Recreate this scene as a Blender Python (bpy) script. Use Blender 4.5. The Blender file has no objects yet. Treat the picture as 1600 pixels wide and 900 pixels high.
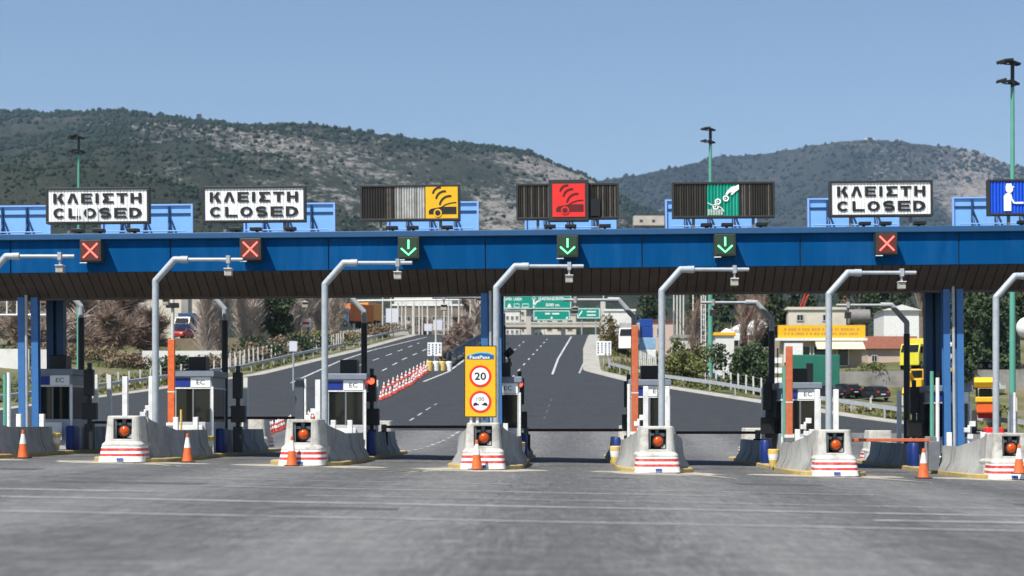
import bpy, bmesh, math, random
import numpy as np
from mathutils import Vector, Matrix
random.seed(7)
RNG = np.random.default_rng(11)
R = math.radians
scene = bpy.context.scene
COL = scene.collection

# ------------------------------------------------------------------ camera, sky, sun, exposure
F = 2545.0; VX = 885.0; VY = 660.0; CH = 1.5          # focal length in px of a 1600 px wide picture
cam_d = bpy.data.cameras.new('camera'); cam = bpy.data.objects.new('camera', cam_d); COL.objects.link(cam)
cam.location = (0, 0, CH); cam.rotation_euler = (R(90), 0, 0)
cam_d.sensor_width = 36; cam_d.lens = F / 1600 * 36
cam_d.shift_x = -(VX - 800) / 1600; cam_d.shift_y = (VY - 450) / 1600
cam_d.clip_start = 0.5; cam_d.clip_end = 40000
cam_d.dof.use_dof = True; cam_d.dof.focus_distance = 68; cam_d.dof.aperture_fstop = 0.85
scene.camera = cam
w = bpy.data.worlds.new('World'); scene.world = w; w.use_nodes = True
nt = w.node_tree; bg = nt.nodes['Background']
sky = nt.nodes.new('ShaderNodeTexSky'); sky.sky_type = 'NISHITA'; sky.sun_disc = False
SD = Vector((0.41, 0.55, -1.0)).normalized()
sky.sun_elevation = math.asin(-SD.z); sky.sun_rotation = math.atan2(-SD.x, -SD.y)
sky.altitude = 200; sky.air_density = 1.0; sky.dust_density = 0.15; sky.ozone_density = 1.8
nt.links.new(sky.outputs[0], bg.inputs[0]); bg.inputs[1].default_value = 0.086
sl = bpy.data.lights.new('sun', 'SUN'); sl.energy = 5.0; sl.angle = R(0.5); sl.color = (1, 0.955, 0.88)
so = bpy.data.objects.new('sun', sl); COL.objects.link(so); so.rotation_euler = SD.to_track_quat('-Z', 'Y').to_euler()
scene.view_settings.view_transform = 'Standard'; scene.view_settings.look = 'None'
scene.view_settings.exposure = 0.52; scene.view_settings.gamma = 1
scene.cycles.max_bounces = 6; scene.cycles.volume_bounces = 0; scene.cycles.transparent_max_bounces = 8

# ------------------------------------------------------------------ materials
def srgb(r, g, b):
    f = lambda c: (c / 255 / 12.92) if c / 255 <= 0.04045 else ((c / 255 + 0.055) / 1.055) ** 2.4
    return (f(r), f(g), f(b))
MC = {}
def mat(name, col, rough=0.6, var=0.12, scale=3.0, metal=0.0, bump=0.0, bscale=40, emit=0, dirt=None, dscale=0.8, damt=0.5, stretch=(1,1,1), spec=0.4):
    if name in MC: return MC[name]
    m = bpy.data.materials.new(name); m.use_nodes = True; n = m.node_tree; P = n.nodes['Principled BSDF']
    P.inputs['Roughness'].default_value = rough; P.inputs['Metallic'].default_value = metal
    P.inputs['Specular IOR Level'].default_value = spec
    tc = n.nodes.new('ShaderNodeTexCoord'); mp = n.nodes.new('ShaderNodeMapping'); mp.inputs['Scale'].default_value = stretch
    oi = n.nodes.new('ShaderNodeObjectInfo'); va = n.nodes.new('ShaderNodeVectorMath'); va.operation = 'ADD'     # each copy weathers differently
    n.links.new(tc.outputs['Object'], va.inputs[0]); n.links.new(oi.outputs['Location'], va.inputs[1]); n.links.new(va.outputs[0], mp.inputs[0])
    nz = n.nodes.new('ShaderNodeTexNoise'); nz.inputs['Scale'].default_value = scale; nz.inputs['Detail'].default_value = 5
    nz.inputs['Roughness'].default_value = 0.65
    n.links.new(mp.outputs[0], nz.inputs['Vector'])
    rp = n.nodes.new('ShaderNodeValToRGB'); rp.color_ramp.elements[0].position = 0.3; rp.color_ramp.elements[1].position = 0.7
    rp.color_ramp.elements[0].color = tuple(c * (1 - var) for c in col) + (1,)
    rp.color_ramp.elements[1].color = tuple(min(1, c * (1 + var)) for c in col) + (1,)
    n.links.new(nz.outputs['Fac'], rp.inputs[0]); out = rp.outputs[0]
    if dirt:
        n2 = n.nodes.new('ShaderNodeTexNoise'); n2.inputs['Scale'].default_value = dscale; n2.inputs['Detail'].default_value = 8
        n2.inputs['Roughness'].default_value = 0.7; n.links.new(mp.outputs[0], n2.inputs['Vector'])
        r2 = n.nodes.new('ShaderNodeValToRGB'); r2.color_ramp.elements[0].position = 0.48; r2.color_ramp.elements[1].position = 0.68
        r2.color_ramp.elements[0].color = (0,0,0,1); r2.color_ramp.elements[1].color = (damt,)*3 + (1,)
        n.links.new(n2.outputs['Fac'], r2.inputs[0])
        mx = n.nodes.new('ShaderNodeMix'); mx.data_type = 'RGBA'
        n.links.new(r2.outputs[0], mx.inputs[0]); n.links.new(out, mx.inputs[6]); mx.inputs[7].default_value = dirt + (1,)
        out = mx.outputs[2]
    n.links.new(out, P.inputs['Base Color'])
    if bump:
        nb = n.nodes.new('ShaderNodeTexNoise'); nb.inputs['Scale'].default_value = bscale; nb.inputs['Detail'].default_value = 4
        n.links.new(tc.outputs['Object'], nb.inputs['Vector'])
        bp = n.nodes.new('ShaderNodeBump'); bp.inputs['Strength'].default_value = bump; bp.inputs['Distance'].default_value = 0.02
        n.links.new(nb.outputs['Fac'], bp.inputs['Height']); n.links.new(bp.outputs[0], P.inputs['Normal'])
    if emit:
        P.inputs['Emission Color'].default_value = col + (1,); P.inputs['Emission Strength'].default_value = emit
    MC[name] = m; return m
BR = (0.10, 0.085, 0.065)
blue_fascia = mat('fascia_blue', (0.001, 0.066, 0.205), 0.7, 0.12, 0.8, spec=0.04, dirt=(0.012,0.095,0.26), dscale=0.9, damt=0.6, stretch=(1.6,1,.25), bump=0.6, bscale=1.3)
lip_blue = mat('lip_blue', (0.02, 0.085, 0.2), 0.5, 0.1)
soffit_m = mat('soffit_brown', (0.062, 0.045, 0.033), 0.5, 0.2, 2)
groove_m = mat('soffit_groove', (0.01, 0.009, 0.008), 0.8)
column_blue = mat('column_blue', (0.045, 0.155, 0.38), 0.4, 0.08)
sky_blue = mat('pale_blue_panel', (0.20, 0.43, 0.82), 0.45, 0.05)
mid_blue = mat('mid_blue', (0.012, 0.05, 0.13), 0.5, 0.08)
concrete = mat('concrete', (0.33, 0.33, 0.315), 0.9, 0.14, 2.5, bump=0.35, bscale=30, dirt=(0.13,0.12,0.10), dscale=1.3, damt=0.6, stretch=(1,1,.45))
concrete_pale = mat('pale_concrete', (0.50, 0.49, 0.45), 0.85, 0.12, 2.5, bump=0.35, bscale=30, dirt=(0.19,0.17,0.14), dscale=2.0, damt=0.75)
galv = mat('galvanised_steel', (0.42, 0.44, 0.46), 0.5, 0.12, 4, metal=0.25, dirt=(0.22,0.22,0.21), dscale=3, damt=0.4)
steel_grey = mat('grey_steel', (0.16, 0.17, 0.18), 0.5, 0.1, 3, dirt=(0.07,0.07,0.07), damt=0.4)
dark_steel = mat('dark_steel', (0.018, 0.02, 0.024), 0.5)
black = mat('black_plastic', (0.012, 0.012, 0.013), 0.45, 0.1)
frame_dark = mat('frame_dark', (0.03, 0.03, 0.028), 0.5, 0.2)
white = mat('white_paint', (0.78, 0.78, 0.76), 0.5, 0.05, 3, dirt=(0.45,0.43,0.38), dscale=4, damt=0.5)
white_clean = mat('white_sign_face', (0.88, 0.88, 0.86), 0.45, 0.03)
red = mat('red_paint', (0.52, 0.035, 0.03), 0.5, 0.15, 5, dirt=(0.5,0.3,0.26), dscale=5, damt=0.6)
orange = mat('orange_plastic', (0.72, 0.14, 0.035), 0.5, 0.15, 6, dirt=(0.28,0.09,0.04), dscale=7, damt=0.5)
orange_dull = mat('faded_orange', (0.55, 0.13, 0.05), 0.55, 0.15, 6, dirt=(0.4,0.2,0.12), dscale=6, damt=0.5)
yellow_board = mat('yellow_sheet', (0.82, 0.45, 0.012), 0.45, 0.04)
yellow_kerb = mat('yellow_kerb_paint', (0.42, 0.31, 0.10), 0.85, 0.2, 3, dirt=(0.27,0.25,0.21), dscale=2.2, damt=1)
yellow_pl = mat('yellow_plastic', (0.7, 0.48, 0.08), 0.55, 0.15, 6, dirt=(0.65,0.62,0.5), dscale=4, damt=0.8)
glass_dark = mat('dark_glass', (0.012, 0.014, 0.013), 0.08, 0.1, spec=0.35)
ink = mat('black_lettering', (0.015, 0.015, 0.016), 0.6, 0.1)
amber = mat('amber_lens', (0.5, 0.075, 0.008), 0.2, 0.3, 20)
red_lit = mat('red_lamp_lit', (1.0, 0.06, 0.03), 0.3, 0, emit=3.0)
red_x = mat('red_lane_light', (1.0, 0.12, 0.09), 0.3, 0, emit=1.6)
green_lit = mat('green_lane_light', (0.12, 0.95, 0.3), 0.3, 0, emit=2.2)
blue_pl = mat('blue_plastic', (0.006, 0.026, 0.16), 0.5, 0.15, 4)
mast_green = mat('mast_green', (0.10, 0.33, 0.25), 0.5, 0.1, 1)
sign_green = mat('sign_green', (0.0, 0.27, 0.19), 0.45, 0.06)
sign_blue = mat('sign_blue', (0.006, 0.08, 0.62), 0.45, 0.06)
sign_red = mat('sign_red', (0.75, 0.03, 0.025), 0.5, 0.06)
maroon = mat('maroon_arm', (0.09, 0.018, 0.014), 0.5, 0.2, 4)
bark = mat('bark', (0.17, 0.135, 0.105), 0.9, 0.3, 3, bump=0.4)
pale_bark = mat('pale_bark', (0.34, 0.28, 0.23), 0.9, 0.35, 2)
twig = mat('grey_twigs', (0.50, 0.42, 0.36), 0.9, 0.35, 0.6)
twig_red = mat('brown_twigs', (0.25, 0.18, 0.14), 0.9, 0.45, 0.8)
leaf_green = mat('olive_leaves', (0.12, 0.13, 0.035), 0.7, 0.4, 0.9)
leaf_dark = mat('dark_leaves', (0.032, 0.052, 0.018), 0.7, 0.45, 0.9)
leaf_pine = mat('pine_needles', (0.04, 0.068, 0.025), 0.7, 0.45, 1.2)
leaf_dry = mat('dry_leaves', (0.22, 0.16, 0.10), 0.8, 0.4, 1.2)
rubber = mat('tyre_rubber', (0.015, 0.015, 0.015), 0.8)

# ------------------------------------------------------------------ mesh builder
class MB:
    def __init__(s): s.v = []; s.f = []; s.m = []
    def add(s, vs, fs, mi=0):
        b = len(s.v); s.v += [tuple(v) for v in vs]; s.f += [tuple(i + b for i in f) for f in fs]; s.m += [mi] * len(fs); return s
    def box(s, x0, x1, y0, y1, z0, z1, mi=0, M=None):
        vs = [(x, y, z) for x in (x0, x1) for y in (y0, y1) for z in (z0, z1)]
        if M is not None: vs = [M @ Vector(v) for v in vs]
        return s.add(vs, [(0,1,3,2),(4,6,7,5),(0,4,5,1),(2,3,7,6),(0,2,6,4),(1,5,7,3)], mi)
    def cyl(s, p0, p1, r0, r1=None, n=12, mi=0, cap=True):
        r1 = r0 if r1 is None else r1
        p0 = Vector(p0); p1 = Vector(p1); d = (p1 - p0).normalized()
        a = d.orthogonal().normalized(); b = d.cross(a); vs = []
        for p, r in ((p0, r0), (p1, r1)):
            for i in range(n):
                t = 2 * math.pi * i / n; vs.append(p + a * (r * math.cos(t)) + b * (r * math.sin(t)))
        fs = [(i, (i + 1) % n, n + (i + 1) % n, n + i) for i in range(n)]
        if cap: fs += [tuple(range(n - 1, -1, -1)), tuple(range(n, 2 * n))]
        return s.add(vs, fs, mi)
    def tube(s, pts, r, n=12, mi=0):
        for a, b in zip(pts[:-1], pts[1:]): s.cyl(a, b, r, n=n, mi=mi)
        for p in pts[1:-1]: s.ball(p, r, mi=mi, n=n)
        return s
    def ball(s, c, r, mi=0, n=10, sz=1.0):
        vs = []; k = n // 2
        for j in range(k + 1):
            ph = math.pi * j / k
            for i in range(n):
                t = 2 * math.pi * i / n; vs.append((c[0] + r*math.sin(ph)*math.cos(t), c[1] + r*math.sin(ph)*math.sin(t), c[2] + r*sz*math.cos(ph)))
        return s.add(vs, [(j*n+i, (j+1)*n+i, (j+1)*n+(i+1)%n, j*n+(i+1)%n) for j in range(k) for i in range(n)], mi)
    def lathe(s, prof, c=(0,0,0), n=20, mi=0, mis=None):
        vs = [(c[0]+r*math.cos(2*math.pi*i/n), c[1]+r*math.sin(2*math.pi*i/n), c[2]+z) for r, z in prof for i in range(n)]
        for j in range(len(prof) - 1):
            pass
        b = len(s.v); s.v += vs
        for j in range(len(prof) - 1):
            for i in range(n):
                s.f.append((b+j*n+i, b+j*n+(i+1)%n, b+(j+1)*n+(i+1)%n, b+(j+1)*n+i)); s.m.append(mis[j] if mis else mi)
        return s
    def prism(s, poly, y0, y1, mi=0):           # polygon in x,z pushed along y
        n = len(poly); vs = [(x, y0, z) for x, z in poly] + [(x, y1, z) for x, z in poly]
        return s.add(vs, [tuple(range(n)), tuple(range(2*n-1, n-1, -1))] + [(i, n+i, n+(i+1)%n, (i+1)%n) for i in range(n)], mi)
    def prismx(s, poly, x0, x1, mi=0):          # polygon in y,z pushed along x
        n = len(poly); vs = [(x0, y, z) for y, z in poly] + [(x1, y, z) for y, z in poly]
        return s.add(vs, [tuple(range(n)), tuple(range(2*n-1, n-1, -1))] + [(i, n+i, n+(i+1)%n, (i+1)%n) for i in range(n)], mi)
    def prismz(s, poly, z0, z1, mi=0):
        n = len(poly); vs = [(x, y, z0) for x, y in poly] + [(x, y, z1) for x, y in poly]
        return s.add(vs, [tuple(range(n-1,-1,-1)), tuple(range(n, 2*n))] + [(i, (i+1)%n, n+(i+1)%n, n+i) for i in range(n)], mi)
    def loft(s, rings, mi=0, cap=True, mis=None):
        n = len(rings[0]); b = len(s.v)
        for r in rings: s.v += [tuple(p) for p in r]
        for j in range(len(rings) - 1):
            for i in range(n):
                s.f.append((b+j*n+i, b+j*n+(i+1)%n, b+(j+1)*n+(i+1)%n, b+(j+1)*n+i)); s.m.append(mis[j] if mis else mi)
        if cap:
            s.f += [tuple(b+i for i in range(n-1,-1,-1)), tuple(b+(len(rings)-1)*n+i for i in range(n))]; s.m += [mis[0] if mis else mi, mis[-1] if mis else mi]
        return s
    def stroke(s, pts, wd, y, th=0.012, mi=0, closed=False):   # band of width wd along pts (x,z), facing -y, its front at y
        pts = [Vector(p) for p in pts]; n = len(pts); L = []; Rr = []
        for i, p in enumerate(pts):
            a = pts[i-1] if i > 0 else (pts[-2] if closed else p); c = pts[i+1] if i < n-1 else (pts[1] if closed else p)
            d = (c - a)
            if d.length < 1e-9: d = Vector((1,0))
            d.normalize(); nn = Vector((-d.y, d.x)) * wd / 2; L.append(p + nn); Rr.append(p - nn)
        for i in range(n - 1):
            s.prism([tuple(L[i]), tuple(Rr[i]), tuple(Rr[i+1]), tuple(L[i+1])], y, y + th, mi)
        return s
    def mesh(s, name, mats, smooth=False):
        me = bpy.data.meshes.new(name); me.from_pydata(s.v, [], s.f)
        for m in (mats if isinstance(mats, (list, tuple)) else [mats]): me.materials.append(m)
        me.polygons.foreach_set('material_index', s.m)
        bm = bmesh.new(); bm.from_mesh(me); bmesh.ops.recalc_face_normals(bm, faces=bm.faces); bm.to_mesh(me); bm.free()
        if smooth: me.polygons.foreach_set('use_smooth', [True] * len(me.polygons)); me.set_sharp_from_angle(angle=R(35))
        me.update(); return me
    def obj(s, name, mats, parent=None, smooth=False, bevel=0, loc=None):
        o = bpy.data.objects.new(name, s.mesh(name, mats, smooth)); COL.objects.link(o)
        if parent: o.parent = parent
        if loc is not None: o.location = loc
        if bevel:
            b = o.modifiers.new('bevel', 'BEVEL'); b.width = bevel; b.segments = 2; b.limit_method = 'ANGLE'; b.angle_limit = R(40)
        return o
def tag(o, label, cat, group=None, kind=None):
    o['label'] = label; o['category'] = cat
    if group: o['group'] = group
    if kind: o['kind'] = kind
    return o
def thing(name, label, cat, loc=(0,0,0), rz=0, group=None, kind=None):
    o = bpy.data.objects.new(name, None); o.empty_display_size = 0.3; COL.objects.link(o); o.location = loc; o.rotation_euler = (0,0,rz)
    return tag(o, label, cat, group, kind)
def copy_tree(o, parent=None):
    c = o.copy(); COL.objects.link(c); c.parent = parent
    for ch in list(o.children): copy_tree(ch, c)
    return c
def dup(root, loc, rz=0, label=None, scale=None, rx=None):
    c = copy_tree(root); c.location = loc; c.rotation_euler = (0, rx or 0, rz)
    if label: c['label'] = label
    if scale: c.scale = scale if isinstance(scale, tuple) else (scale,)*3
    return c
def struct(o): o['kind'] = 'structure'; return o
def text_mesh(s, wd, ht, off=0.0, m=ink, depth=0.006):
    cu = bpy.data.curves.new('t', 'FONT'); cu.body = s; cu.size = 1; cu.offset = off; cu.resolution_u = 3; cu.extrude = 0
    o = bpy.data.objects.new('t', cu); COL.objects.link(o); bpy.context.view_layer.update()
    me = bpy.data.meshes.new_from_object(o.evaluated_get(bpy.context.evaluated_depsgraph_get()))
    bpy.data.objects.remove(o)
    n = len(me.vertices); a = np.empty(n*3); me.vertices.foreach_get('co', a); a = a.reshape(-1, 3)
    lo = a.min(0); hi = a.max(0); sx = wd / (hi[0]-lo[0]); sz = ht / (hi[1]-lo[1])
    b = np.zeros_like(a); b[:,0] = (a[:,0]-lo[0])*sx - wd/2; b[:,2] = (a[:,1]-lo[1])*sz - ht/2
    me.vertices.foreach_set('co', b.ravel()); me.materials.clear(); me.materials.append(m); me.update(); return me
def text(s, wd, ht, parent, loc, name='lettering', off=0.0, m=ink):
    o = bpy.data.objects.new(name, text_mesh(s, wd, ht, off, m)); COL.objects.link(o); o.parent = parent; o.location = loc; return o
def circle(cx, cz, r, n=40): return [(cx + r*math.cos(2*math.pi*i/n), cz + r*math.sin(2*math.pi*i/n)) for i in range(n)]
def arc(cx, cz, r, a0, a1, n=14): return [(cx + r*math.cos(R(a0+(a1-a0)*i/n)), cz + r*math.sin(R(a0+(a1-a0)*i/n))) for i in range(n+1)]

# ------------------------------------------------------------------ ground shape
def sm(a, b, x):
    t = np.clip((x - a) / (b - a), 0, 1); return t*t*(3-2*t)
def P(Y):
    t = np.asarray(Y, float) - 75
    u = np.clip(t - 155, 0, 60)
    return np.where(t < 0, 0, np.where(t < 45, 0.1*np.clip(t,0,45)**2/90, 2.25 + 0.1*(np.clip(t,45,155)-45))) + u*0.1 - u*u*0.1/120
def zr(X, Y): return P(Y) - 0.0195*np.clip(X, -45, 45)*(1 - sm(75, 120, np.asarray(Y, float)))
YR = [-30, 75, 103, 113, 131, 148, 165, 205, 270, 340]; XRp = [45, 36, 28.5, 22.5, 14.5, 7, 2.6, 3.0, 5.0, 7]
YL = [-30, 75, 122, 138, 160, 205, 240, 270, 340]; XLp = [-55, -52, -43, -37, -30.5, -26, -23.5, -24, -26]
def XR(Y): return np.interp(Y, YR, XRp)
def XL(Y): return np.interp(Y, YL, XLp)
def YMl(Y): return np.interp(Y, [168, 205, 270, 340], [-13.0, -14.2, -15.6, -16.5])
def YMr(Y): return np.interp(Y, [168, 205, 270, 340], [-12.8, -12.0, -10.4, -9.5])
def zt(X, Y):
    X = np.asarray(X, float); Y = np.asarray(Y, float)
    dr = X - XR(Y); dl = XL(Y) - X
    inside = (dr < 0.8) & (dl < 0.8)
    drop = 3.2*sm(3, 16, dr)*sm(100, 135, Y)*(1-0.66*sm(173, 176.5, Y)*sm(16, 19, dr))*(1-sm(240, 330, Y))
    ld = 1.5*sm(2, 14, dl)*sm(100, 150, Y) - 1.5*sm(14, 40, dl)*sm(120, 160, Y)
    n = 0.18*np.sin(X*0.37+1.3)*np.cos(Y*0.21)*sm(1, 8, np.maximum(dr, dl))
    z = zr(X, Y) - drop - ld + n
    z = np.where(Y > 340, 16.25 + (z-16.25)*(1-sm(340, 450, Y)), z)
    return np.where(inside, z - 0.09, z - 0.02)
def gp(px, py):                                  # point of the ground seen at a pixel
    for Y in np.arange(10, 300, 0.5):
        X = (px - VX) * Y / F
        if VY - F*(float(zt(X, Y)) - CH)/Y <= py and Y > 20: return X, Y
    return X, Y
def W(px, py, Y): return Vector(((px-VX)*Y/F, Y, CH + (VY-py)*Y/F))
def WX(px, Y): return (px - VX)*Y/F
def WZ(py, Y): return CH + (VY - py)*Y/F
def grid(xs2, ys, zfun, name, m, dz=0.0):
    # xs2: rows of x per y
    nr = len(ys); nc = len(xs2[0]); X = np.array(xs2, float); Y = np.repeat(np.array(ys, float)[:, None], nc, 1); Z = zfun(X, Y) + dz
    v = np.stack([X, Y, Z], -1).reshape(-1, 3)
    me = bpy.data.meshes.new(name)
    f = [(j*nc+i, j*nc+i+1, (j+1)*nc+i+1, (j+1)*nc+i) for j in range(nr-1) for i in range(nc-1)]
    me.from_pydata(v.tolist(), [], f); me.materials.append(m); me.polygons.foreach_set('use_smooth', [True]*len(me.polygons)); me.update()
    o = bpy.data.objects.new(name, me); COL.objects.link(o); return o
# ------------------------------------------------------------------ ground, roads
def ground_mat():
    m = bpy.data.materials.new('rough_ground'); m.use_nodes = True; n = m.node_tree; Pn = n.nodes['Principled BSDF']; Pn.inputs['Roughness'].default_value = 0.95
    tc = n.nodes.new('ShaderNodeTexCoord'); a = n.nodes.new('ShaderNodeTexNoise'); a.inputs['Scale'].default_value = 0.09; a.inputs['Detail'].default_value = 9; a.inputs['Roughness'].default_value = 0.7
    n.links.new(tc.outputs['Object'], a.inputs['Vector']); r = n.nodes.new('ShaderNodeValToRGB'); cr = r.color_ramp
    cr.elements[0].position = 0.34; cr.elements[0].color = (0.045, 0.06, 0.018, 1); cr.elements[1].position = 0.7; cr.elements[1].color = (0.23, 0.19, 0.13, 1)
    e = cr.elements.new(0.47); e.color = (0.10, 0.105, 0.03, 1); e = cr.elements.new(0.56); e.color = (0.15, 0.13, 0.075, 1)
    n.links.new(a.outputs['Fac'], r.inputs[0]); n.links.new(r.outputs[0], Pn.inputs['Base Color']); return m
def asphalt(name, base, light, dark, streak=0.5, lanes=False):
    m = bpy.data.materials.new(name); m.use_nodes = True; n = m.node_tree; Pn = n.nodes['Principled BSDF']; Pn.inputs['Roughness'].default_value = 0.85
    Pn.inputs['Specular IOR Level'].default_value = 0.3
    tc = n.nodes.new('ShaderNodeTexCoord')
    def noise(sc, st, det=6, ro=0.65):
        mp = n.nodes.new('ShaderNodeMapping'); mp.inputs['Scale'].default_value = st; n.links.new(tc.outputs['Object'], mp.inputs[0])
        z = n.nodes.new('ShaderNodeTexNoise'); z.inputs['Scale'].default_value = sc; z.inputs['Detail'].default_value = det; z.inputs['Roughness'].default_value = ro
        n.links.new(mp.outputs[0], z.inputs['Vector']); return z.outputs['Fac']
    def ramp(f, p0, p1, c0, c1):
        r = n.nodes.new('ShaderNodeValToRGB'); r.color_ramp.elements[0].position = p0; r.color_ramp.elements[1].position = p1
        r.color_ramp.elements[0].color = c0 + (1,); r.color_ramp.elements[1].color = c1 + (1,); n.links.new(f, r.inputs[0]); return r.outputs[0]
    def mixc(f, a, b):
        x = n.nodes.new('ShaderNodeMix'); x.data_type = 'RGBA'; n.links.new(f, x.inputs[0])
        for k, c in ((6, a), (7, b)):
            if isinstance(c, tuple): x.inputs[k].default_value = c + (1,)
            else: n.links.new(c, x.inputs[k])
        return x.outputs[2]
    c = ramp(noise(0.5, (1, 1, 1)), 0.3, 0.7, tuple(v*0.86 for v in base), tuple(v*1.13 for v in base))
    g = noise(14, (1, 1, 1), 3, 0.8); c = mixc(ramp(g, 0.52, 0.72, (0,0,0), (0.55,)*3), c, light)          # stones
    c = mixc(ramp(noise(9, (1,1,1), 2), 0.6, 0.75, (0,0,0), (0.5,)*3), c, dark)
    s = noise(0.9, (0.09, 1.6, 1), 7, 0.72); c = mixc(ramp(s, 0.55, 0.72, (0,0,0), (streak,)*3), c, light)   # transverse scuffing
    s2 = noise(0.5, (0.12, 1.2, 1), 5); c = mixc(ramp(s2, 0.58, 0.72, (0,0,0), (streak*0.8,)*3), c, dark)
    t = noise(0.55, (2.2, 0.06, 1), 5); c = mixc(ramp(t, 0.55, 0.7, (0,0,0), (0.45,)*3), c, dark)              # wheel tracks, oil
    c = mixc(ramp(noise(2.6, (0.35, 1, 1), 5, 0.75), 0.5, 0.66, (0,0,0), (0.75,)*3), c, light)
    c = mixc(ramp(noise(1.7, (0.5, 1, 1), 6, 0.75), 0.55, 0.68, (0,0,0), (0.8,)*3), c, dark)
    c = mixc(ramp(noise(5, (1, 0.12, 1), 4, 0.8), 0.5, 0.68, (0,0,0), (0.6,)*3), c, light)
    c = mixc(ramp(noise(6.3, (1, 0.1, 1), 4, 0.8), 0.52, 0.68, (0,0,0), (0.7,)*3), c, dark)
    c = mixc(ramp(noise(13, (1, 0.15, 1), 3, 0.85), 0.5, 0.62, (0,0,0), (0.5,)*3), c, dark)
    if lanes:
        sp = n.nodes.new('ShaderNodeSeparateXYZ'); n.links.new(tc.outputs['Object'], sp.inputs[0])
        def M(op, a, b=None):
            x = n.nodes.new('ShaderNodeMath'); x.operation = op
            for k, q in ((0, a), (1, b)):
                if q is None: continue
                if isinstance(q, float): x.inputs[k].default_value = q
                else: n.links.new(q, x.inputs[k])
            return x.outputs[0]
        ph = M('MULTIPLY', M('SUBTRACT', sp.outputs[0], 0.04), 2*math.pi/5.48); cs = M('COSINE', ph)
        lane = M('MULTIPLY', M('MAXIMUM', cs, 0.0), noise(0.7, (1.5, 0.12, 1), 5))
        c = mixc(M('MULTIPLY', lane, 0.75), c, dark)
        isl = M('MULTIPLY', M('MAXIMUM', M('MULTIPLY', cs, -1.0), 0.0), noise(0.5, (1, 0.3, 1), 5))
        c = mixc(M('MULTIPLY', isl, 0.5), c, light)
    n.links.new(c, Pn.inputs['Base Color'])
    b = n.nodes.new('ShaderNodeBump'); b.inputs['Strength'].default_value = 0.5; b.inputs['Distance'].default_value = 0.01
    n.links.new(g, b.inputs['Height']); n.links.new(b.outputs[0], Pn.inputs['Normal']); return m
plaza_m = asphalt('worn_plaza_asphalt', (0.112, 0.112, 0.111), (0.24, 0.235, 0.225), (0.055, 0.056, 0.058), 0.5, lanes=True)
road_m = asphalt('dark_road_asphalt', (0.033, 0.037, 0.041), (0.058, 0.06, 0.062), (0.024, 0.026, 0.029), 0.3)
gm = ground_mat()
ys = list(np.arange(-60, 345, 3.0)) + list(np.linspace(360, 900, 15)) + list(np.linspace(1100, 12000, 14))
xs = sorted(list(np.arange(-90, 90.1, 2.0)) + [-7000, -3500, -1800, -900, -450, -250, -170, -120, 120, 170, 250, 450, 900, 1800, 3500, 7000])
struct(grid([xs]*len(ys), ys, zt, 'ground', gm))
ysp = list(np.arange(-30, 104.1, 2.0)); ysp[-1] = 104
struct(grid([np.linspace(XL(y), XR(y), 60) for y in ysp], ysp, zr, 'plaza_pavement', plaza_m))
ysr = list(np.arange(104, 168.1, 2.0))
struct(grid([np.linspace(XL(y), XR(y), 60) for y in ysr], ysr, zr, 'merging_road', road_m))
ysr = list(np.arange(168, 340.1, 2.0))
struct(grid([np.linspace(XL(y), YMl(y), 12) for y in ysr], ysr, zr, 'left_carriageway', road_m))
struct(grid([np.linspace(YMr(y), XR(y), 12) for y in ysr], ysr, zr, 'right_carriageway', road_m))
med = mat('median_soil', (0.13, 0.11, 0.07), 0.95, 0.35, 0.8, dirt=(0.05,0.06,0.02), dscale=0.6, damt=0.9)
struct(grid([np.linspace(YMl(y), YMr(y), 4) for y in ysr], ysr, zr, 'median_strip', med, 0.02))
shoulder = mat('shoulder_concrete', (0.36, 0.345, 0.31), 0.9, 0.15, 1.5, dirt=(0.2,0.18,0.13), dscale=0.7, damt=0.7)
ysr = list(np.arange(98, 340.1, 2.0))
struct(grid([np.linspace(XR(y)-0.9, XR(y)+0.9, 5) for y in ysr], ysr, zr, 'right_shoulder', shoulder, 0.015))
struct(grid([np.linspace(XL(y)-0.4, XL(y)+0.9, 4) for y in ysr], ysr, zr, 'left_shoulder', shoulder, 0.015))

# painted lines, draped on the road
paint = mat('road_paint', (0.5, 0.5, 0.49), 0.8, 0.15, 2, dirt=(0.1,0.1,0.1), dscale=2.5, damt=0.8)
paint_old = mat('worn_road_paint', (0.36, 0.36, 0.355), 0.85, 0.2, 2, dirt=(0.19,0.19,0.19), dscale=1.6, damt=1)
def road_line(name, pts, wd, label=None, dash=None, m=paint, dz=0.012):
    g = [Vector(p) for p in pts]; mb = MB(); L = 0; on = True
    seg = []
    for a, b in zip(g[:-1], g[1:]):
        k = max(1, int((b-a).length/1.0))
        seg += [a + (b-a)*i/k for i in range(k)]
    seg.append(g[-1]); acc = 0
    for a, b in zip(seg[:-1], seg[1:]):
        d = (b-a); l = d.length; d.normalize(); nn = Vector((-d.y, d.x))*wd/2
        if dash is None or (acc % dash[1]) < dash[0]:
            q = [a+nn, a-nn, b-nn, b+nn]; mb.add([(p.x, p.y, float(zr(p.x, p.y))+dz) for p in q], [(0,1,2,3)])
        acc += l
    return struct(mb.obj(name, m))
def G(*pp): return [gp(*p) for p in pp]
road_line('lane_line', G((863,587),(872,562),(893,527)), 0.22)
road_line('lane_dashes', G((800,592),(826,563),(856,530)), 0.16, dash=(3, 9))
road_line('lane_dashes', G((775,580),(795,556),(822,532)), 0.16, dash=(3, 9))
road_line('lane_dashes', G((597,581),(630,563),(668,546)), 0.2, dash=(4, 9))
road_line('lane_dashes', G((560,573),(610,555),(655,537)), 0.18, dash=(4, 9))
road_line('edge_line', G((455,600),(530,566),(580,549),(667,528)), 0.25)
road_line('edge_line', G((662,598),(700,583),(727,563)), 0.25)
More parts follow.
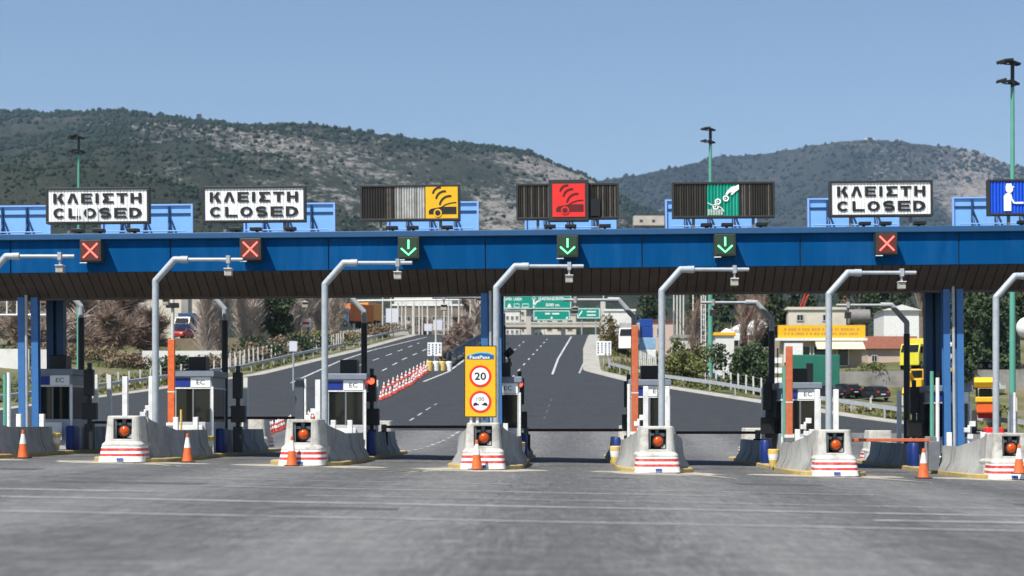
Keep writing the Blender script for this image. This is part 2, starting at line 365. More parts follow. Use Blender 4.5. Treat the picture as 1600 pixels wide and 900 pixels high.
road_line('edge_line', G((905,585),(918,556),(926,528)), 0.2, m=paint_old)
road_line('lane_dashes', G((640,660),(662,646),(682,633)), 0.16, dash=(2, 4), m=paint_old)
road_line('lane_dashes', G((633,709),(717,677)), 0.2, dash=(1.4, 2.8), m=paint_old)
road_line('lane_dashes', G((850,657),(862,625)), 0.1, dash=(2, 5), m=mat('ghost_paint', (.1,.1,.1), .9, .2))
for (xa, xb, Y, dy, wd, dz) in ((-14, 16, 28.6, 0.2, 0.28, 0.008), (-8, 3.5, 34.6, -.2, 0.22, 0.008), (-5, 15, 31.2, 0.1, 0.16, 0.008), (5, 7.5, 26.5, .1, .3, .008), (-11,-8, 31.5, .1, .3, .008), (-10, 12, 24.5, -.1, .2, .008), (-9,-1,38.5,.2,.16,.008),(1,7,36.6,-.1,.18,.008), (9.5,12.5,30,0,.35,.008)):
    road_line('faded_marking', [(xa, Y), (xb, Y+dy)], wd, m=paint_old, dz=dz)
# cracked pale patches reaching out in front of the islands
patch_m = mat('pale_cracked_concrete', (0.40, 0.37, 0.30), 0.9, 0.2, 3, bump=0.6, bscale=14, dirt=(0.19,0.175,0.15), dscale=1.3, damt=0.9)
crack_m = mat('crack', (0.06, 0.055, 0.05), 0.95, 0.3, 4)

ISL = [(-19.2), (-13.7), (-8.17), (-2.57), (2.83), (8.29), (13.75)]
WHERE = ['the far left island', 'the second island from left', 'the third island from left', 'the yellow board island',
         'the third island from right', 'the second island from right', 'the far right island']
random.seed(21)
for k, X in enumerate(ISL):
    # kerbed island slab, rounded at both ends
    zb = float(zr(X, 60)); hw = 1.2; y0, y1 = 50.1, 72.6
    out = [(X + hw*math.cos(t)*1.0, y1 - 1.2 + 1.2*math.sin(t)) for t in np.linspace(0, math.pi, 9)] + [(X + hw*math.cos(t), y0 + 1.6 + 1.6*math.sin(t)) for t in np.linspace(math.pi, 2*math.pi, 11)]
    sl_ = -0.0195
    def ring(sc, z): return [(X+(x-X)*sc, y, z + zb + sl_*(x-X)) for x, y in out]
    mb = MB().loft([ring(1.0, -0.1), ring(1.0, 0.11), ring(0.97, 0.135), ring(0.88, 0.14), ring(0.87, 0.141)], mis=[0,0,0,1])
    o = struct(mb.obj('traffic_island', [yellow_kerb, concrete]));
    # cracked apron
    pts = []
    for i in range(26):
        t = i/25*2*math.pi; rx = (2.0 if k in (3,4) else 2.35) + 0.3*math.sin(3*t+k) + random.uniform(-.18, .18); ry = 1.25 + random.uniform(-.15, .15)
        px = X + rx*math.cos(t) + (0.3*((k*37)%5-2)*0.5 if math.sin(t) < -0.3 else 0); py = 50.3 + (ry*1.9 if math.sin(t) < -0.75 and k in (3,4) else ry)*math.sin(t)
        pts.append((px, py))
    mb = MB(); mb.add([(x, y, float(zr(x, y))+0.004) for x, y in pts], [tuple(range(len(pts)))])
    struct(mb.obj('cracked_apron', patch_m))
    dirn = [-1, 1, 1, -1, 1, 1, 1][k]; lng = [0, 3.5, 6.5, 6, 5, 5, 3][k]
    if lng:
        p = [(X + dirn*(0.6 + lng*0.28*t) + random.uniform(-.05,.05), 49.6 - t*lng*0.75 + random.uniform(-.1,.1)) for t in np.linspace(0, 1, 8)]
        if k in (1, 2): p = [(X + dirn*(0.6+lng*0.55*t)+random.uniform(-.06,.06), 49.4 - t*1.7*(1+.3*k) + random.uniform(-.1,.1)) for t in np.linspace(0,1,8)]
        mb = MB()
        for i in range(7):
            (ax, ay), (bx, by) = p[i], p[i+1]; wa = 0.42*(1-i/7)+0.06; wb = 0.42*(1-(i+1)/7)+0.06
            mb.add([(x, y, float(zr(x, y))+0.008) for x, y in ((ax-wa, ay), (ax+wa, ay+.1), (bx+wb, by+.1), (bx-wb, by))], [(0,1,2,3)])
        struct(mb.obj('pavement_repair', patch_m))
        road_line('pavement_crack', [(a-0.1, b) for a, b in p], 0.07, m=crack_m, dz=0.014)

tar = mat('tar_patch', (0.07, 0.07, 0.072), 0.85, 0.25, 4, dirt=(0.12,0.12,0.12), dscale=1.5, damt=0.8)
for x, y, lx, wd in ((5.5, 42, 2.2, 1.1), (-9.5, 35.5, 3.2, .9), (-3.8, 27, 2.0, .7), (10.5, 33, 2.6, 1.2), (1.2, 44.5, 1.0, .8), (-15, 42.5, 2.4, 1.3)):
    road_line('tar_patch', [(x-lx/2, y), (x+lx/2, y+.1)], wd, m=tar, dz=0.005)
# ------------------------------------------------------------------ hills
def hill_mat(name, veg, veg2, rock, bias, sc):
    m = bpy.data.materials.new(name); m.use_nodes = True; n = m.node_tree; Pn = n.nodes['Principled BSDF']; Pn.inputs['Roughness'].default_value = 1; Pn.inputs['Specular IOR Level'].default_value = 0.1
    tc = n.nodes.new('ShaderNodeTexCoord')
    def noise(s, st, det, ro=0.6):
        mp = n.nodes.new('ShaderNodeMapping'); mp.inputs['Scale'].default_value = st; n.links.new(tc.outputs['Object'], mp.inputs[0])
        z = n.nodes.new('ShaderNodeTexNoise'); z.inputs['Scale'].default_value = s*sc; z.inputs['Detail'].default_value = det; z.inputs['Roughness'].default_value = ro
        n.links.new(mp.outputs[0], z.inputs['Vector']); return z.outputs['Fac']
    big = noise(0.0035, (1, 0.5, 1.6), 4); fine = noise(0.085, (1, 0.3, 1.8), 9, 0.85)
    ma = n.nodes.new('ShaderNodeMath'); ma.operation = 'MULTIPLY_ADD'; n.links.new(big, ma.inputs[0]); ma.inputs[1].default_value = 0.38; n.links.new(fine, ma.inputs[2])
    at = n.nodes.new('ShaderNodeAttribute'); at.attribute_name = 'rockiness'
    ad = n.nodes.new('ShaderNodeMath'); ad.operation = 'MULTIPLY_ADD'; n.links.new(at.outputs['Fac'], ad.inputs[0]); ad.inputs[1].default_value = 0.12; n.links.new(ma.outputs[0], ad.inputs[2])
    r = n.nodes.new('ShaderNodeValToRGB'); r.color_ramp.elements[0].position = 0; r.color_ramp.elements[1].position = 1
    sub = n.nodes.new('ShaderNodeMapRange'); sub.inputs['From Min'].default_value = bias; sub.inputs['From Max'].default_value = bias + 0.07
    n.links.new(ad.outputs[0], sub.inputs['Value']); n.links.new(sub.outputs[0], r.inputs[0])
    r.color_ramp.elements[0].color = (0,0,0,1); r.color_ramp.elements[1].color = (1,1,1,1)
    v = n.nodes.new('ShaderNodeValToRGB'); v.color_ramp.elements[0].position = 0.38; v.color_ramp.elements[1].position = 0.66; v.color_ramp.elements[0].color = veg + (1,); v.color_ramp.elements[1].color = veg2 + (1,)
    n.links.new(noise(0.02, (1,.5,1), 8, 0.8), v.inputs[0])
    x = n.nodes.new('ShaderNodeMix'); x.data_type = 'RGBA'; n.links.new(r.outputs[0], x.inputs[0]); n.links.new(v.outputs[0], x.inputs[6]); x.inputs[7].default_value = rock + (1,)
    n.links.new(x.outputs[2], Pn.inputs['Base Color'])
    bp = n.nodes.new('ShaderNodeBump'); bp.inputs['Strength'].default_value = 1; bp.inputs['Distance'].default_value = 6
    n.links.new(noise(0.05, (1,1,1), 6, 0.75), bp.inputs['Height']); n.links.new(bp.outputs[0], Pn.inputs['Normal'])
    return m
def vnoise(x, y, seed):                                  # smooth value noise
    r = np.random.default_rng(seed).random((64, 64)); xi = np.floor(x).astype(int); yi = np.floor(y).astype(int); fx = x-xi; fy = y-yi
    fx = fx*fx*(3-2*fx); fy = fy*fy*(3-2*fy); g = lambda a, b: r[a % 64, b % 64]
    return (g(xi,yi)*(1-fx)+g(xi+1,yi)*fx)*(1-fy) + (g(xi,yi+1)*(1-fx)+g(xi+1,yi+1)*fx)*fy - 0.5
def fbm(x, y, seed, o=5):
    return sum(vnoise(x*2**i, y*2**i, seed+i)*0.55**i for i in range(o))
def hill(name, ridge, Yr, Yb, m, u0, u1, nu, nv, seed, amp, rocky):
    us = np.linspace(u0, u1, nu); vs = np.concatenate([np.linspace(0, 1, nv), np.linspace(1.04, 1.5, 10)])
    ry = np.interp(us, [p[0] for p in ridge], [p[1] for p in ridge])
    yr_ = Yr*(1 + 0.10*fbm(us/170, us*0, seed, 3))
    U, V = np.meshgrid(us, vs); RY = np.broadcast_to(yr_, U.shape); YY = Yb + (RY-Yb)*V; X = (U-VX)/F*YY
    ztop = CH + (VY - np.broadcast_to(ry, U.shape))*RY/F
    prof = np.where(V <= 1, np.clip(V,0,1)**1.06, 1 - (V-1)*0.9)
    g = fbm(X/420, YY/420, seed+20, 6)
    Z = 14 + (ztop-14)*prof + amp*g*np.sin(np.pi*np.clip(V,0,1))**0.8*(1-np.clip(V,0,1))**0.5*1.4
    Z += (fbm(us/9, us*0+3, seed+40, 4)*amp*0.035)[None, :]*(V > 0.8)
    me = bpy.data.meshes.new(name); v = np.stack([X, YY, Z], -1).reshape(-1, 3); nr = len(vs)
    me.from_pydata(v.tolist(), [], [(j*nu+i, j*nu+i+1, (j+1)*nu+i+1, (j+1)*nu+i) for j in range(nr-1) for i in range(nu-1)])
    me.materials.append(m); me.polygons.foreach_set('use_smooth', [True]*len(me.polygons))
    at = me.attributes.new('rockiness', 'FLOAT', 'POINT'); rk = rocky(U, V).astype(float); at.data.foreach_set('value', rk.ravel())
    o = bpy.data.objects.new(name, me); COL.objects.link(o); struct(o)
    return X, YY, Z, rk, g, U, V
RIDGE1 = [(-700,200),(-300,180),(0,172),(60,176),(130,175),(200,174),(250,182),(300,184),(340,190),(400,195),(450,191),(500,195),(560,204),(620,212),(700,221),(760,230),(820,238),(870,256),(920,277),(960,302),(1000,325),(1060,345),(1120,358),(1250,378),(1500,400),(1900,430),(2400,450)]
RIDGE2 = [(500,330),(700,310),(850,294),(940,283),(1000,273),(1060,261),(1120,246),(1200,239),(1280,226),(1320,220),(1360,218),(1420,223),(1480,229),(1530,239),(1570,255),(1600,262),(1700,290),(1900,300),(2300,320)]
hm1 = hill_mat('near_hill_scrub', (0.018, 0.027, 0.018), (0.05, 0.054, 0.038), (0.25, 0.232, 0.21), 0.765, 1.1)
hm2 = hill_mat('far_hill_scrub', (0.019, 0.029, 0.024), (0.042, 0.048, 0.037), (0.25, 0.22, 0.195), 0.785, .85)
H1 = hill('near_hill', RIDGE1, 2600, 500, hm1, -700, 2400, 620, 110, 5, 90, lambda U, V: np.clip(0.15 + 0.75*np.exp(-((U-860)/130)**2)*(V>0.35) + 0.5*np.exp(-((U-330)/240)**2)*np.exp(-((V-.82)/.16)**2) + 0.45*np.exp(-((U-560)/260)**2)*np.exp(-((V-.5)/.2)**2) - 0.5*(V<0.35) - 0.5*(U<200)*(V<.8) - 0.6*(U>960), -1, 1.1))
H2 = hill('far_hill', RIDGE2, 4600, 2900, hm2, 450, 2300, 420, 70, 9, 110, lambda U, V: np.clip(-0.1 + 0.9*np.exp(-((U-1540)/110)**2)*(V>0.55) + 0.45*np.exp(-((U-1360)/140)**2)*(V>.7), -1, 1))
def scatter_forest(name, H, n, size, m, seed, dens):
    X, Y, Z, rk, g, U, V = H; rg = np.random.default_rng(seed); nr, nc = X.shape
    j = rg.integers(0, nr-11, n*4); i = rg.integers(0, nc-1, n*4)
    keep = rg.random(n*4) < dens(U[j,i], V[j,i], rk[j,i], g[j,i]); j = j[keep][:n]; i = i[keep][:n]; n = len(j)
    a = rg.random(n); b = rg.random(n)
    L = lambda A: (A[j,i]*(1-a)+A[j,i+1]*a)*(1-b) + (A[j+1,i]*(1-a)+A[j+1,i+1]*a)*b
    c = np.stack([L(X), L(Y), L(Z)], -1); r = size*(0.35+rg.random(n)**3*1.5)*np.clip(L(Y)/H[1].max()*1.6, 0.3, 1.0)
    bm = bmesh.new(); bmesh.ops.create_icosphere(bm, subdivisions=1, radius=1); bv = np.array([v.co for v in bm.verts]); bf = np.array([[v.index for v in f.verts] for f in bm.faces]); bm.free()
    v = bv[None]*(1+rg.uniform(-.4,.4,(n, len(bv), 1))); v = v*r[:,None,None]*np.array([1,1,1.05]); v += (c + np.stack([r*0, r*0, r*0.45], -1))[:,None,:]
    f = bf[None] + (np.arange(n)*len(bv))[:,None,None]
    me = bpy.data.meshes.new(name); nv = n*len(bv); nf = n*len(bf)
    me.vertices.add(nv); me.vertices.foreach_set('co', v.ravel()); me.loops.add(nf*3); me.loops.foreach_set('vertex_index', f.ravel().astype(np.int32))
    me.polygons.add(nf); me.polygons.foreach_set('loop_start', np.arange(nf, dtype=np.int32)*3); me.polygons.foreach_set('loop_total', np.full(nf, 3, np.int32))
    me.update(calc_edges=True); me.materials.append(m)
    o = bpy.data.objects.new(name, me); COL.objects.link(o); return o
fm1 = mat('hillside_trees', (0.020, 0.033, 0.019), 0.9, 0.5, 0.05, spec=0.1)
fm2 = mat('far_hillside_trees', (0.022, 0.033, 0.024), 0.9, 0.4, 0.02, spec=0.1)
tag(scatter_forest('hillside_scrub', H1, 62000, 2.3, fm1, 3, lambda U,V,rk,g: np.clip(0.5 - rk*0.7 + g*1.9 + (V<0.4)*0.2, 0.05, 1)*(V>0.2)*((U>-150)&(U<1750))), 'dark pine scrub covering the nearer hill', 'scrub', kind='stuff')
tag(scatter_forest('distant_scrub', H2, 30000, 3.9, fm2, 4, lambda U,V,rk,g: np.clip(0.6 - rk*0.6 + g*1.2, 0.03, 1)*((U<1750))), 'blue green scrub covering the farther hill on the right', 'scrub', kind='stuff')

# haze
hb = MB().box(-8000, 8000, -400, 9000, -3, 1050).obj('haze', mat('haze_dummy', (1,1,1)))
hmx = bpy.data.materials.new('haze_air'); hmx.use_nodes = True; nn = hmx.node_tree; nn.nodes.clear()
ou = nn.nodes.new('ShaderNodeOutputMaterial'); pv = nn.nodes.new('ShaderNodeVolumePrincipled'); pv.inputs['Color'].default_value = (0.5, 0.7, 1.0, 1); pv.inputs['Density'].default_value = 0.00007
pv.inputs['Anisotropy'].default_value = 0.2; nn.links.new(pv.outputs[0], ou.inputs['Volume']); hb.data.materials[0] = hmx
tag(hb, 'thin pale blue air fading the hills', 'haze', kind='stuff')
# ------------------------------------------------------------------ the canopy
TILT = 0.0090
def cz(X): return TILT*X
can = thing('toll_canopy', 'long blue toll plaza roof on blue columns spanning all lanes', 'canopy', (0, 57, 0)); can.rotation_euler = (0, -TILT, 0)
CX0, CX1 = -30.0, 33.0
seams = [-30, -25.06, ] + [WX(p, 57) for p in (20, 270, 517, 762, 1007, 1254, 1502)] + [19.4, 24.9, 33]
for a, b in zip(seams[:-1], seams[1:]):
    MB().box(a+0.012, b-0.03, 0, 0.12, 6.9, 8.03).obj('fascia_panel', blue_fascia, can, bevel=0.012)
MB().box(CX0, CX1, 0.05, 0.3, 6.91, 8.02).obj('fascia_backing', dark_steel, can)
MB().box(CX0, CX1, -0.17, 0.35, 8.03, 8.24).obj('roof_lip', lip_blue, can, bevel=0.02)
MB().box(CX0, CX1, 0.35, 7.5, 8.02, 8.2).obj('roof_deck', steel_grey, can)
mb = MB(); n = int((CX1-CX0)/0.34)
for i in range(n):
    x = CX0 + i*0.34
    mb.prismx([(0.06, 6.9), (1.38, 6.1), (1.40, 6.16), (0.1, 6.95)], x+0.02, x+0.33)
    mb.prismx([(0.09, 6.93), (1.38, 6.14), (1.40, 6.18), (0.12, 6.97)], x+0.33, x+0.36, 1)
mb.box(CX0, CX1, 1.36, 1.50, 6.04, 6.12)
mb.obj('soffit_cladding', [soffit_m, groove_m], can)
MB().prismx([(1.5, 6.05), (7.45, 6.85), (7.5, 8.02), (7.4, 8.02), (7.35, 6.93), (1.45, 6.13)], CX0, CX1).obj('rear_soffit', soffit_m, can)
for X in (-19.24, -2.65, 13.9):
    zb = float(zr(X, 58.5))+0.13 - cz(X)
    for dx in (-0.24, 0.24):
        mb = MB(); mb.box(X+dx-0.12, X+dx+0.12, 1.30, 1.32, zb, 6.3).box(X+dx-0.12, X+dx+0.12, 1.58, 1.60, zb, 6.3).box(X+dx-0.012, X+dx+0.012, 1.32, 1.58, zb, 6.3)
        mb.box(X+dx-0.2, X+dx+0.2, 1.2, 1.7, zb, zb+0.03)
        mb.prism([(X+dx-.2, zb+.03), (X+dx+.2, zb+.03), (X+dx+.11, zb+.3), (X+dx-.11, zb+.3)], 1.44, 1.46)
        mb.obj('column', column_blue, can)
    MB().tube([(X-0.02, 1.22, 6.3), (X-0.02, 1.22, zb+1.2), (X-0.02, 1.22, zb+0.5)], 0.055).obj('drain_pipe', galv, can, smooth=True)
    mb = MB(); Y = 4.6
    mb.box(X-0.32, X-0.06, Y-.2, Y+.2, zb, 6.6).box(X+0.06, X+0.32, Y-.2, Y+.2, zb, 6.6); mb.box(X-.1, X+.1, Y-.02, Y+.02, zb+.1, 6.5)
    mb.obj('rear_column', mid_blue, can)  # darker blue than the front columns, roof shade put into the colour

# pale blue backs of the sign boards for the other direction, standing on the roof
def sign_back(loc, label):
    t = thing('reverse_side_sign', label, 'sign', loc, 0, 'pale blue sign backs on the canopy roof')
    MB().box(-1.77, 1.77, 0.02, 0.05, 0, 1.85).obj('panel', sky_blue, t)
    fr = MB()
    for a in (-1.77, 1.70): fr.box(a, a+0.07, -0.06, 0.02, 0, 1.85)
    fr.box(-1.7, 1.7, -0.05, 0.02, 1.79, 1.85)
    fr.obj('frame', mat('bright_blue_frame', (0.24, 0.42, 0.8), 0.45, 0.05), t)
    for xx in (-1.0, -0.1, 0.85):
        b = MB(); b.cyl((xx, -.03, 0), (xx, -.03, 1.75), 0.045, n=8); b.cyl((xx+0.02, -0.7, 0.0), (xx+0.02, 0.05, 1.25), 0.035, n=8); b.obj('post', mid_blue, t)
        b = MB(); b.cyl((xx+0.05, 0.0, 1.3), (xx+0.55, -0.12, 0.0), 0.035, n=8); b.obj('brace', mid_blue, t)
    MB().box(-1.7, 1.7, -.01, 0.02, 1.42, 1.5).obj('cross_rail', mid_blue, t)
    MB().cyl((-1.6, -0.55, .75), (1.6, -0.55, .75), 0.025, n=6).obj('handrail', mat('bright_blue_frame', (0,0,0)), t)
    return t
xsb = [-21.7, -16.2, -10.7, -5.15, 0.17, 5.6, 11.1, 16.7]
desc = ['at the left frame edge', 'behind the leftmost closed board', 'behind the second closed board from the left', 'behind the yellow car board', 'behind the red car board', 'behind the green coin board', 'behind the rightmost closed board', 'behind the blue cashier board']
for i, X in enumerate(xsb):
    z = 8.21 + cz(X) + 0.02
    lab = 'pale blue sign back ' + desc[i]
    sb = sign_back((X, 63, z), lab) if i == 0 else dup(sb, (X, 63, z), 0, lab)
    sb.rotation_euler = (0, -TILT, 0)

# roof sign boards over the lanes
def board(name, label, X, wd=3.62, ht=1.26, zc=None, face=None, fw=0.075):
    zc = 9.255 + cz(X) if zc is None else zc
    t = thing(name, label, 'sign', (X, 57.15, 8.24 + cz(X)), 0, 'lane boards on the canopy roof'); t.rotation_euler = (0, -TILT, 0)
    z0 = zc - (8.24+cz(X)) - ht/2; z1 = z0 + ht
    MB().box(-wd/2+.01, wd/2-.01, 0.03, 0.26, z0+.01, z1-.01).obj('cabinet', frame_dark, t)
    f = MB(); f.box(-wd/2, wd/2, -0.05, 0.27, z1-fw, z1).box(-wd/2, wd/2, -0.05, 0.27, z0, z0+fw)
    f.box(-wd/2, -wd/2+fw, -0.05, 0.27, z0+fw, z1-fw).box(wd/2-fw, wd/2, -0.05, 0.27, z0+fw, z1-fw); f.obj('frame', frame_dark, t, bevel=0.01)
    for xx in (-1.05, 1.05):
        l = MB(); l.box(xx-.05, xx+.05, 0.08, 0.18, 0, z0).box(xx-.22, xx+.22, .02, .24, 0, .05); l.obj('leg', steel_grey, t)
    for xx in (-.62, 0.1, 1.3):
        l = MB(); l.box(xx-.2, xx+.2, -.35, -.05, .06, .17).box(xx-.04, xx+.04, -.1, .1, 0, .08); l.obj('floodlight', black, t, bevel=.01)
    return t, z0, z1
def slats(z0, z1, x0, x1, t, m, n, name='louvre_panel', m2=None, dp=1.0):
    mb = MB(); wdt = (x1-x0)/n; rg = random.Random(int(x0*100)+n)
    for i in range(n):
        mi = 1 if rg.random() < 0.35 else 0
        mb.prismz([(x0+i*wdt+.004, 0.0), (x0+(i+.5)*wdt, -0.035*dp), (x0+(i+1)*wdt-.004, 0.0), (x0+(i+.5)*wdt, 0.025)], z0, z1, mi)
    return mb.obj(name, [m, m2 or m], t)
def word(s, wd, ht, t, z):
    # wide poster capitals built from strokes: vertical stems .13 m, bars .085 m
    W_ = {'I': .16}; gap = .10; n = len(s); free = wd - gap*(n-1) - sum(W_.get(c, 0) for c in s); lw = free/sum(1 for c in s if c not in W_)
    x = -wd/2; y = -.032; mb = MB(); V, B = .112, .072
    for i, c in enumerate(s):
        w_ = W_.get(c, lw); q = lambda u, v: (x+u, z+v); yy = y - .0005*(i % 2)
        def bar(x0, z0, x1, z1): mb.prism([q(x0,z0), q(x1,z0), q(x1,z1), q(x0,z1)], yy, yy+.006)
        def dg(pts, wdh=.11): mb.stroke([q(*p) for p in pts], wdh, yy-.002, .006)
        if c == 'K':
            bar(0,0,V,ht); mb.prism([q(V+.002,ht*.42),q(w_-V*1.25,ht),q(w_-.02,ht),q(V+.10,ht*.42)],yy,yy+.006); mb.prism([q(V+.06,ht*.5),q(V+.17,ht*.62),q(w_+.01,0),q(w_-.15,0)],yy-.002,yy+.004)
        elif c == 'L' and s[0] == 'K': mb.prism([q(0,0),q(V,0),q(w_/2,ht*.72),q(w_-V,0),q(w_,0),q(w_/2+V*.6,ht),q(w_/2-V*.6,ht)],yy,yy+.006)
        elif c == 'L': bar(0,0,V,ht); bar(V,0,w_,B)
        elif c == 'E': bar(0,0,V,ht); bar(V,0,w_,B); bar(V,ht-B,w_,ht); bar(V,ht/2-B/2,w_*.93,ht/2+B/2)
        elif c == 'I': bar(.01,0,.01+V,ht)
        elif c == 'S' and s[0] == 'K': bar(0,0,w_,B); bar(0,ht-B,w_,ht); mb.prism([q(0,B),q(.15,B),q(w_*.6,ht/2),q(.15,ht-B),q(0,ht-B),q(w_*.6-.15,ht/2)],yy,yy+.006)
        elif c == 'T': bar(0,ht-B,w_,ht); bar(w_/2-V/2,0,w_/2+V/2,ht-B)
        elif c == 'H': bar(0,0,V,ht); bar(w_-V,0,w_,ht); bar(V,ht/2-B/2,w_-V,ht/2+B/2)
        elif c in 'OCD':
            rx, rz = w_/2, ht/2; ix, iz = rx-V, rz-B
            a0, a1 = {'O': (0,360), 'C': (42,318), 'D': (-90,90)}[c]; N = 22; out = [];
            cx = rx if c != 'D' else rx*.75; ex = 1 if c != 'D' else 1.25
            for k in range(N):
                t0, t1 = R(a0+(a1-a0)*k/N), R(a0+(a1-a0)*(k+1)/N)
                mb.prism([q(cx+ix*ex*math.cos(t0), rz+iz*math.sin(t0)), q(cx+rx*ex*math.cos(t0), rz+rz*math.sin(t0)), q(cx+rx*ex*math.cos(t1), rz+rz*math.sin(t1)), q(cx+ix*ex*math.cos(t1), rz+iz*math.sin(t1))], yy, yy+.006)
            if c == 'D': bar(0,0,V,ht); bar(V,0,cx,B); bar(V,ht-B,cx,ht)
        elif c == 'S':
            r = (ht+B)/4; sx = (w_-V)/2/(r-B/2) ; P_ = []
            for k in range(13): th = R(30+ (240)*k/12); P_.append((w_/2+(w_-V)/2*math.cos(th), ht-r+(r-B/2)*math.sin(th)))
            for k in range(13): th = R(90-240*k/12); P_.append((w_/2+(w_-V)/2*math.cos(th), r+(r-B/2)*math.sin(th)))
            P_ = P_[:12]+P_[13:]
            dg(P_, .095)
        x += w_ + gap
    return mb.obj('lettering', ink, t)
def closed(X, label, worn):
    t, z0, z1 = board('closed_sign', label, X); a, b = z0+.075, z1-.075; h = b-a
    slats(a, b, -1.735, 1.735, t, white_clean, 30, 'face', mat('face_shade', (0.78,0.78,0.76), 0.5, 0.03), dp=.12)
    word('KLEISTH', 3.1, 0.35, t, a+h*0.73-.175)
    word('CLOSED', 3.1, 0.35, t, a+h*0.265-.175)
    if worn:
        mb = MB(); rg = random.Random(4)
        for i in range(6):
            x = rg.uniform(-.9, 1.35); mb.box(x, x+0.022, -0.045, -0.038, a+.08, a+h*.47)
        mb.obj('misaligned_slat', white_clean, t)
    return t
LN = [-16.44, -10.95, -5.45, 0.04, 5.52, 11.05, 16.6]
closed(LN[0], 'white closed board with patchy lettering, leftmost on the roof', True)
closed(LN[1], 'white closed board second from left on the roof', False)
closed(LN[5], 'white closed board right of the green coin board', False)
def car_icon(t, cx, cz_, s, y, m, wheel, parent_mat=None):
    mb = MB(); q = lambda pts: [(cx+x*s, cz_+z*s) for x, z in pts]
    for ax, az, r in ((-.05, .25, .22), (.10, .08, .27), (.26, -.12, .32)):
        mb.stroke(q(arc(ax, az, r, 82, 172)), 0.055*s, y)
    mb.prism(q([(-.40,-.36),(-.40,-.26),(-.33,-.20),(-.05,-.15),(.12,-.14),(.46,-.14),(.46,-.36)]), y, y+.012)
    mb.stroke(q([(-.02,-.16),(.12,-.07),(.28,-.02),(.46,0)]), 0.025*s, y)
    mb.obj('car_symbol', m, t)
    w_ = MB(); w_.prism([(cx-.12*s+px, cz_-.33*s+pz) for px, pz in circle(0, 0, .13*s, 20)], y-.006, y); w_.obj('wheel_ring', wheel, t)
    w_ = MB(); w_.prism([(cx-.12*s+px, cz_-.33*s+pz) for px, pz in circle(0, 0, .085*s, 20)], y-.012, y-.0065); w_.obj('wheel_hub', m, t)
lv_dark = mat('dark_louvre', (0.028, 0.026, 0.022), 0.5, 0.2); lv_mid = mat('worn_louvre', (0.10, 0.088, 0.075), 0.5, 0.3, 6); lv_white = mat('pale_louvre', (0.45, 0.45, 0.43), 0.5, 0.2, 5); lv_g = mat('grey_louvre', (0.24,0.24,0.22), .5, .2, 5)
# yellow car board: stuck louvres, dark left third, pale middle, yellow panel on the right
t, z0, z1 = board('electronic_toll_sign', 'lane board with weathered louvres and yellow car square', LN[2]-0.02, wd=3.5)
a, b = z0+.075, z1-.075
slats(a, b, -1.67, -.55, t, lv_dark, 12, m2=lv_mid); slats(a, b, -.55, .52, t, lv_white, 12, m2=lv_g)
MB().box(.54, 1.67, -.04, .0, a, b).obj('yellow_panel', yellow_board, t)
car_icon(t, 1.1, (a+b)/2, 1.12, -.055, ink, yellow_board)
t, z0, z1 = board('electronic_toll_sign', 'dark louvred lane board with raised red car square', LN[3]+0.01, wd=3.6)
a, b = z0+.075, z1-.075
slats(a, b, -1.72, -.62, t, lv_dark, 13, m2=lv_mid); slats(a, b, .78, 1.72, t, lv_dark, 11, m2=lv_mid)
zc = (z0+z1)/2
f = MB(); f.box(-.66, .74, -.2, .1, zc-.72, zc+.74); f.obj('raised_frame', frame_dark, t, bevel=.02)
MB().box(-.53, .61, -.215, -.2, zc-.57, zc+.59).obj('red_panel', sign_red, t)
car_icon(t, .04, zc+.02, 1.1, -.23, mat('dark_red', (0.11,0.012,0.012), .5), sign_red)
MB().box(.80, 1.14, -.09, -.05, z0+.1, z0+.7).obj('dark_patch', black, t)
t, z0, z1 = board('coin_lane_sign', 'dark louvred lane board with green coin square in the middle', LN[4]-0.0, wd=3.6)
a, b = z0+.075, z1-.075
slats(a, b, -1.72, -.59, t, lv_dark, 13, m2=mat('louvre_near_black', (0.05,.043,.036), .5)); slats(a, b, .55, 1.72, t, lv_dark, 14, m2=lv_mid)
slats(a, b, -.58, .54, t, mat('coin_green', (0.0, 0.27, 0.18), .5, .06), 10, 'green_panel', mat('coin_green_light', (0.01, 0.33, 0.22), .5, .06))
mb = MB(); zc = (a+b)/2; y = -.055
for cx, c2 in ((.08, .05), (-.2, -.06), (-.28, -.24)):
    mb.stroke(circle(cx, zc+c2, .085, 16)+[(cx+.085, zc+c2)], .05, y); mb.prism(circle(cx-.01, zc+c2, .025, 8), y, y+.01)
mb.prism([(.54, zc+.53), (.54, zc+.36), (.42, zc+.28), (.30, zc+.16), (.25, zc+.19), (.30, zc+.28), (.2, zc+.24), (.12, zc+.16), (.06, zc+.2), (.14, zc+.33), (.28, zc+.45), (.42, zc+.48)], y, y+.01)
mb.stroke([(-.56, zc-.1), (-.44, zc-.17), (-.2, zc-.2), (-.06, zc-.3), (.02, zc-.42)], .025, y)
for i in range(18):
    mb.stroke(circle(-.52+(i % 6)*.09, zc-.36-(i//6)*.07, .03, 6)+[(-.49+(i % 6)*.09, zc-.36-(i//6)*.07)], .014, y)
mb.obj('hand_and_coins_symbol', white_clean, t)
t, z0, z1 = board('cashier_lane_sign', 'bright blue lane board with white cashier figure at right frame edge', LN[6], wd=3.6)
a, b = z0+.075, z1-.075; slats(a, b, -1.72, 1.72, t, sign_blue, 30, 'blue_face', mat('sign_blue_b', (0.008, 0.095, 0.66), .45, .05))
mb = MB(); zc = (a+b)/2; y = -.055; cx = -1.12
mb.prism(circle(cx+.06, zc+.28, .13, 20), y, y+.01); mb.prism([(cx-.08,zc+.33),(cx+.17,zc+.33),(cx+.24,zc+.35),(cx+.22,zc+.38),(cx+.16,zc+.38),(cx+.13,zc+.48),(cx-.05,zc+.48)], y-.005, y)
